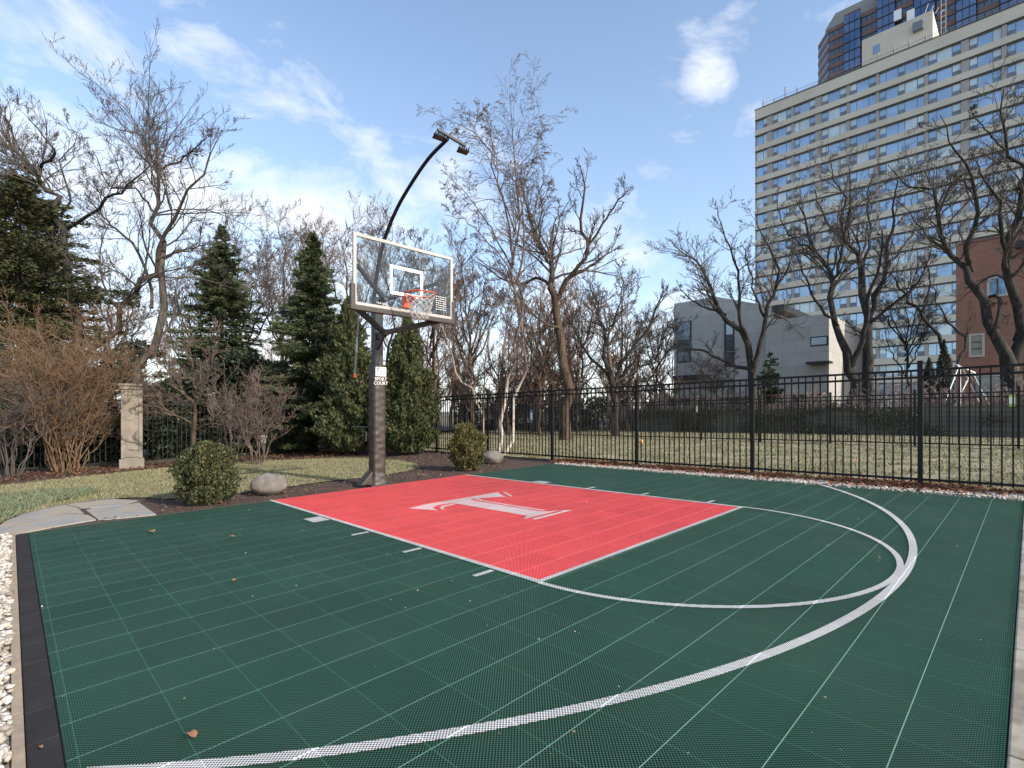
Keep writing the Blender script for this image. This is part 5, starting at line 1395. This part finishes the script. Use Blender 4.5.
# glazed dark side under the slanted roof
ec = gpt(772, 306.3, GO); Lr = 9.3
mb = MB(); mb.prism([ec+DX*.02+Vector((0, 0, -.35)), ec+DX*.02+nrm*Lr+Vector((0, 0, -.35)), ec+DX*.02+nrm*Lr+Vector((0, 0, .05)), ec+DX*.02+Vector((0, 0, .05))], DX*.7); mb.build('roof_eave', M['darkline'], house)
mb = MB()
for i in range(5):
    a_ = ec+DX*.01+nrm*(.3+i*1.8)+Vector((0, 0, -2.2)); mb.prism([a_, a_+nrm*1.6, a_+nrm*1.6+Vector((0, 0, 1.75)), a_+Vector((0, 0, 1.75))], DX*.04)
mb.build('clerestory_window', M['g_dark'], house)

# --- red brick building
RO = Vector(((956-CX)/F*30, 30, 0))
brick = empty('brick_building', (RO.x, RO.y, g(RO.x)), 'red brick building with white framed windows at the right edge', 'building')
zR = gz(956, 245.5, RO)
a_, b_ = RO, RO+DX*16
mb = MB(); mb.prism([(a_.x, a_.y, -.3), (b_.x, b_.y, -.3), (b_.x, b_.y, zR), (a_.x, a_.y, zR)], nrm*12); o = mb.build('wall', M['brick'], brick); uvbox(o)
mb = MB(); fb(mb, -.05, 16.05, zR+.002, zR+.14, .06, 12.1, 0, RO); mb.build('coping', M['brown'], brick)
for (u0_, u1_, v0_, v1_, m_) in ((986.8, 1008.4, 276.4, 296.7, 'g_blue'), (968.8, 984.7, 333.6, 357, 'g_pale')):
    s0_, s1_ = face_s(RO, u0_), face_s(RO, u1_); um = (u0_+u1_)/2; z1_, z0_ = gz(um, v0_, RO), gz(um, v1_, RO)
    mb = MB(); fw_ = .11
    fb(mb, s0_, s1_, z0_, z0_+fw_, .06, .10, 0, RO); fb(mb, s0_, s1_, z1_-fw_, z1_, .06, .10, 0, RO)
    fb(mb, s0_, s0_+fw_, z0_+fw_+.001, z1_-fw_-.001, .06, .10, 0, RO); fb(mb, s1_-fw_, s1_, z0_+fw_+.001, z1_-fw_-.001, .06, .10, 0, RO)
    wf = mb.build('window', M['ltstone'], brick)
    mb = MB(); fb(mb, s0_+fw_, s1_-fw_, z0_+fw_, z1_-fw_, .012, .02, 0, RO); mb.build('pane', M[m_] if m_ != 'g_pale' else mat('blind_behind_glass', (.30, .28, .20), (.26, .24, .17), 2, .3), wf)
    mb = MB(); sm = (s0_+s1_)/2; fb(mb, sm-.03, sm+.03, z0_+fw_, z1_-fw_, .035, .02, 0, RO) if m_ == 'g_blue' else [fb(mb, s0_+fw_, s1_-fw_, z0_+fw_+(z1_-z0_-2*fw_)*t_-.02, z0_+fw_+(z1_-z0_-2*fw_)*t_+.02, .035, .02, 0, RO) for t_ in (.33, .66)]; mb.build('mullion', M['darkline'], wf)
mb = MB(); fb(mb, face_s(RO, 974), face_s(RO, 1012), gz(990, 376.5, RO), gz(990, 374, RO), .10, .10, 0, RO); mb.build('ledge', M['ltstone'], brick)
mb = MB(); fb(mb, face_s(RO, 974.5), face_s(RO, 1010), gz(990, 398, RO), gz(990, 377, RO), .02, .03, 0, RO); mb.build('basement_window', M['g_dark'], brick)
mb = MB(); s_a = face_s(RO, 1016); fb(mb, s_a, s_a+1.2, gz(1018, 249, RO), gz(1018, 241.5, RO), .35, .35, 0, RO); mb.build('wall_lamp', M['darkline'], brick)

# --- parked cars on the street behind the left hedge
def car(p, ang, m, label):
    root = empty('parked_car', p, label, 'car', 'cars parked on the street behind the hedge', ang)
    def lnk(mb, name, mm, par=root, **k): return mb.build(name, mm, par, world=False, **k)
    prof = [(-2.2, .35), (2.15, .35), (2.22, .62), (2.1, .82), (1.15, .95), (.55, 1.38), (-.95, 1.43), (-1.75, 1.02), (-2.2, .95)]
    mb = MB(); mb.prism([(x, -.86, z) for x, z in prof], (0, 1.72, 0)); bevel(lnk(mb, 'body', m), .07, 3)
    for s_ in (-1, 1):
        mb = MB(); mb.prism([(x, s_*.862, z) for x, z in ((.98, .96), (.48, 1.32), (-.88, 1.36), (-1.5, 1.0))], (0, s_*.01, 0)); lnk(mb, 'side_window', M['g_dark'])
        for x in (-1.38, 1.38):
            mb = MB(); mb.tube([(x, s_*.70, .33), (x, s_*.885, .33)], .33, 20); w = lnk(mb, 'wheel', M['tyre'])
            mb = MB(); mb.tube([(x, s_*.886, .33), (x, s_*.90, .33)], .19, 14); r_ = mb.build('rim', M['carsilver'], w, world=False)
        mb = MB(); mb.box((2.12, s_*.62, .70), (.16, .36, .14)); bevel(lnk(mb, 'headlight', M['headlight']), .02)
    mb = MB(); mb.prism([(1.13, -.74, .99), (.60, -.66, 1.35), (.60, .66, 1.35), (1.13, .74, .99)], (.02, 0, .015)); lnk(mb, 'windscreen', M['g_dark'])
    return root
nb2 = Vector((-.711, .703, 0)); ang = math.atan2(BD.y, BD.x)
for i, (t_, m_, lab) in enumerate(((4.2, 'carwhite', 'white car parked behind the pinkish shrub and left fence'), (10.2, 'carwhite', 'white car parked behind the hedge just right of the stone pillar'), (16.0, 'carsilver', 'silver car parked behind the golden brown shrub'), (21.5, 'carred', 'dark red car parked at the far left behind the hedge'))):
    q = bpt(t_)+nb2*11.5; car(Vector((q.x, q.y, g(q.x))), ang, M[m_], lab)

# ------------------------------------------------------------------ light, sky, camera
SD = Vector((.80, -.60, 0)).normalized(); EL = math.radians(31)
sdir = Vector((SD.x*math.cos(EL), SD.y*math.cos(EL), math.sin(EL)))
sun = bpy.data.lights.new('sun', 'SUN'); sun.energy = 2.8; sun.angle = math.radians(.53); sun.color = (1, .93, .82)
so = bpy.data.objects.new('sun', sun); COL.objects.link(so); so.rotation_euler = (-sdir).to_track_quat('-Z', 'Y').to_euler()
world = bpy.data.worlds.new('World'); scene.world = world; world.use_nodes = True
nt = world.node_tree; bg = nt.nodes['Background']
sky = N(nt, 'ShaderNodeTexSky', sky_type='NISHITA'); sky.sun_disc = False; sky.sun_elevation = EL; sky.sun_rotation = math.atan2(SD.x, SD.y)
sky.air_density = 1.0; sky.dust_density = 1.0; sky.ozone_density = 1.2
tc = N(nt, 'ShaderNodeTexCoord'); sx = N(nt, 'ShaderNodeSeparateXYZ'); nt.links.new(tc.outputs['Generated'], sx.inputs[0])
mp = N(nt, 'ShaderNodeMapping'); mp.inputs['Scale'].default_value = (1.3, 1.3, 2.6); mp.inputs['Location'].default_value = (3.1, .4, .7); nt.links.new(tc.outputs['Generated'], mp.inputs[0])
cl = noise_t(nt, 4.2, 9, .60, vec=mp.outputs[0], dist=.35)
field = None
for (bu, bv, br, bw) in ((25, 50, 11, .6), (60, 200, 15, .8), (190, 240, 13, .7), (20, 330, 30, 1.3), (250, 330, 26, 1.25), (232, 108, 5, .4), (465, 205, 7, .85), (400, 265, 8, .7),
                         (735, 38, 3.0, .40), (712, 82, 3.4, .8), (748, 128, 3.4, .85), (672, 150, 6, .6), (655, 325, 10, 1.1), (560, 350, 13, 1.0), (430, 340, 16, 1.15), (-200, 300, 40, 1.2), (1500, 200, 40, 1.0)):
    dv = Vector(((bu-CX)/F, 1, (CY-bv)/F)).normalized(); cr_ = math.cos(math.radians(br))
    dn = N(nt, 'ShaderNodeVectorMath', operation='DOT_PRODUCT'); nt.links.new(tc.outputs['Generated'], dn.inputs[0]); dn.inputs[1].default_value = dv
    f_ = mth(nt, 'MULTIPLY', mth(nt, 'DIVIDE', mth(nt, 'SUBTRACT', dn.outputs['Value'], cr_), 1-cr_, clamp=True), bw)
    field = f_ if field is None else mth(nt, 'MAXIMUM', field, f_)
c_ = mth(nt, 'ADD', cl, mth(nt, 'MULTIPLY', field, .235))
mask = ramp(nt, c_, [(.60, (0, 0, 0)), (.86, (1, 1, 1))])
haze = mth(nt, 'MULTIPLY', mth(nt, 'SUBTRACT', 1, mth(nt, 'MULTIPLY', sx.outputs[2], 1.25), clamp=True), .27, clamp=True)
skyc = mixc(nt, haze, sky.outputs[0], (3.0, 3.7, 4.5))
cloud = ramp(nt, noise_t(nt, 5, 5, .5, vec=mp.outputs[0]), [(.3, (3.5, 3.7, 4.1)), (.7, (4.4, 4.4, 4.45))])
col = mixc(nt, mth(nt, 'MULTIPLY', mask, .88), skyc, cloud)
nt.links.new(col, bg.inputs[0]); bg.inputs[1].default_value = .15

cam = bpy.data.cameras.new('camera'); co = bpy.data.objects.new('camera', cam); COL.objects.link(co)
co.location = (0, 0, EYE); co.rotation_euler = (math.radians(90), 0, 0)
cam.sensor_width = 36; cam.lens = F/1024*36; cam.shift_x = (512-CX)/1024; cam.shift_y = (CY-384)/1024
cam.clip_start = .05; cam.clip_end = 3000
scene.camera = co
scene.render.engine = 'CYCLES'
scene.cycles.transparent_max_bounces = 24
scene.cycles.max_bounces = 6
vs = scene.view_settings; vs.view_transform = 'Standard'; vs.look = 'None'; vs.gamma = 1; vs.exposure = .95; vs.use_curve_mapping = False
scene.render.resolution_x = 1024; scene.render.resolution_y = 768
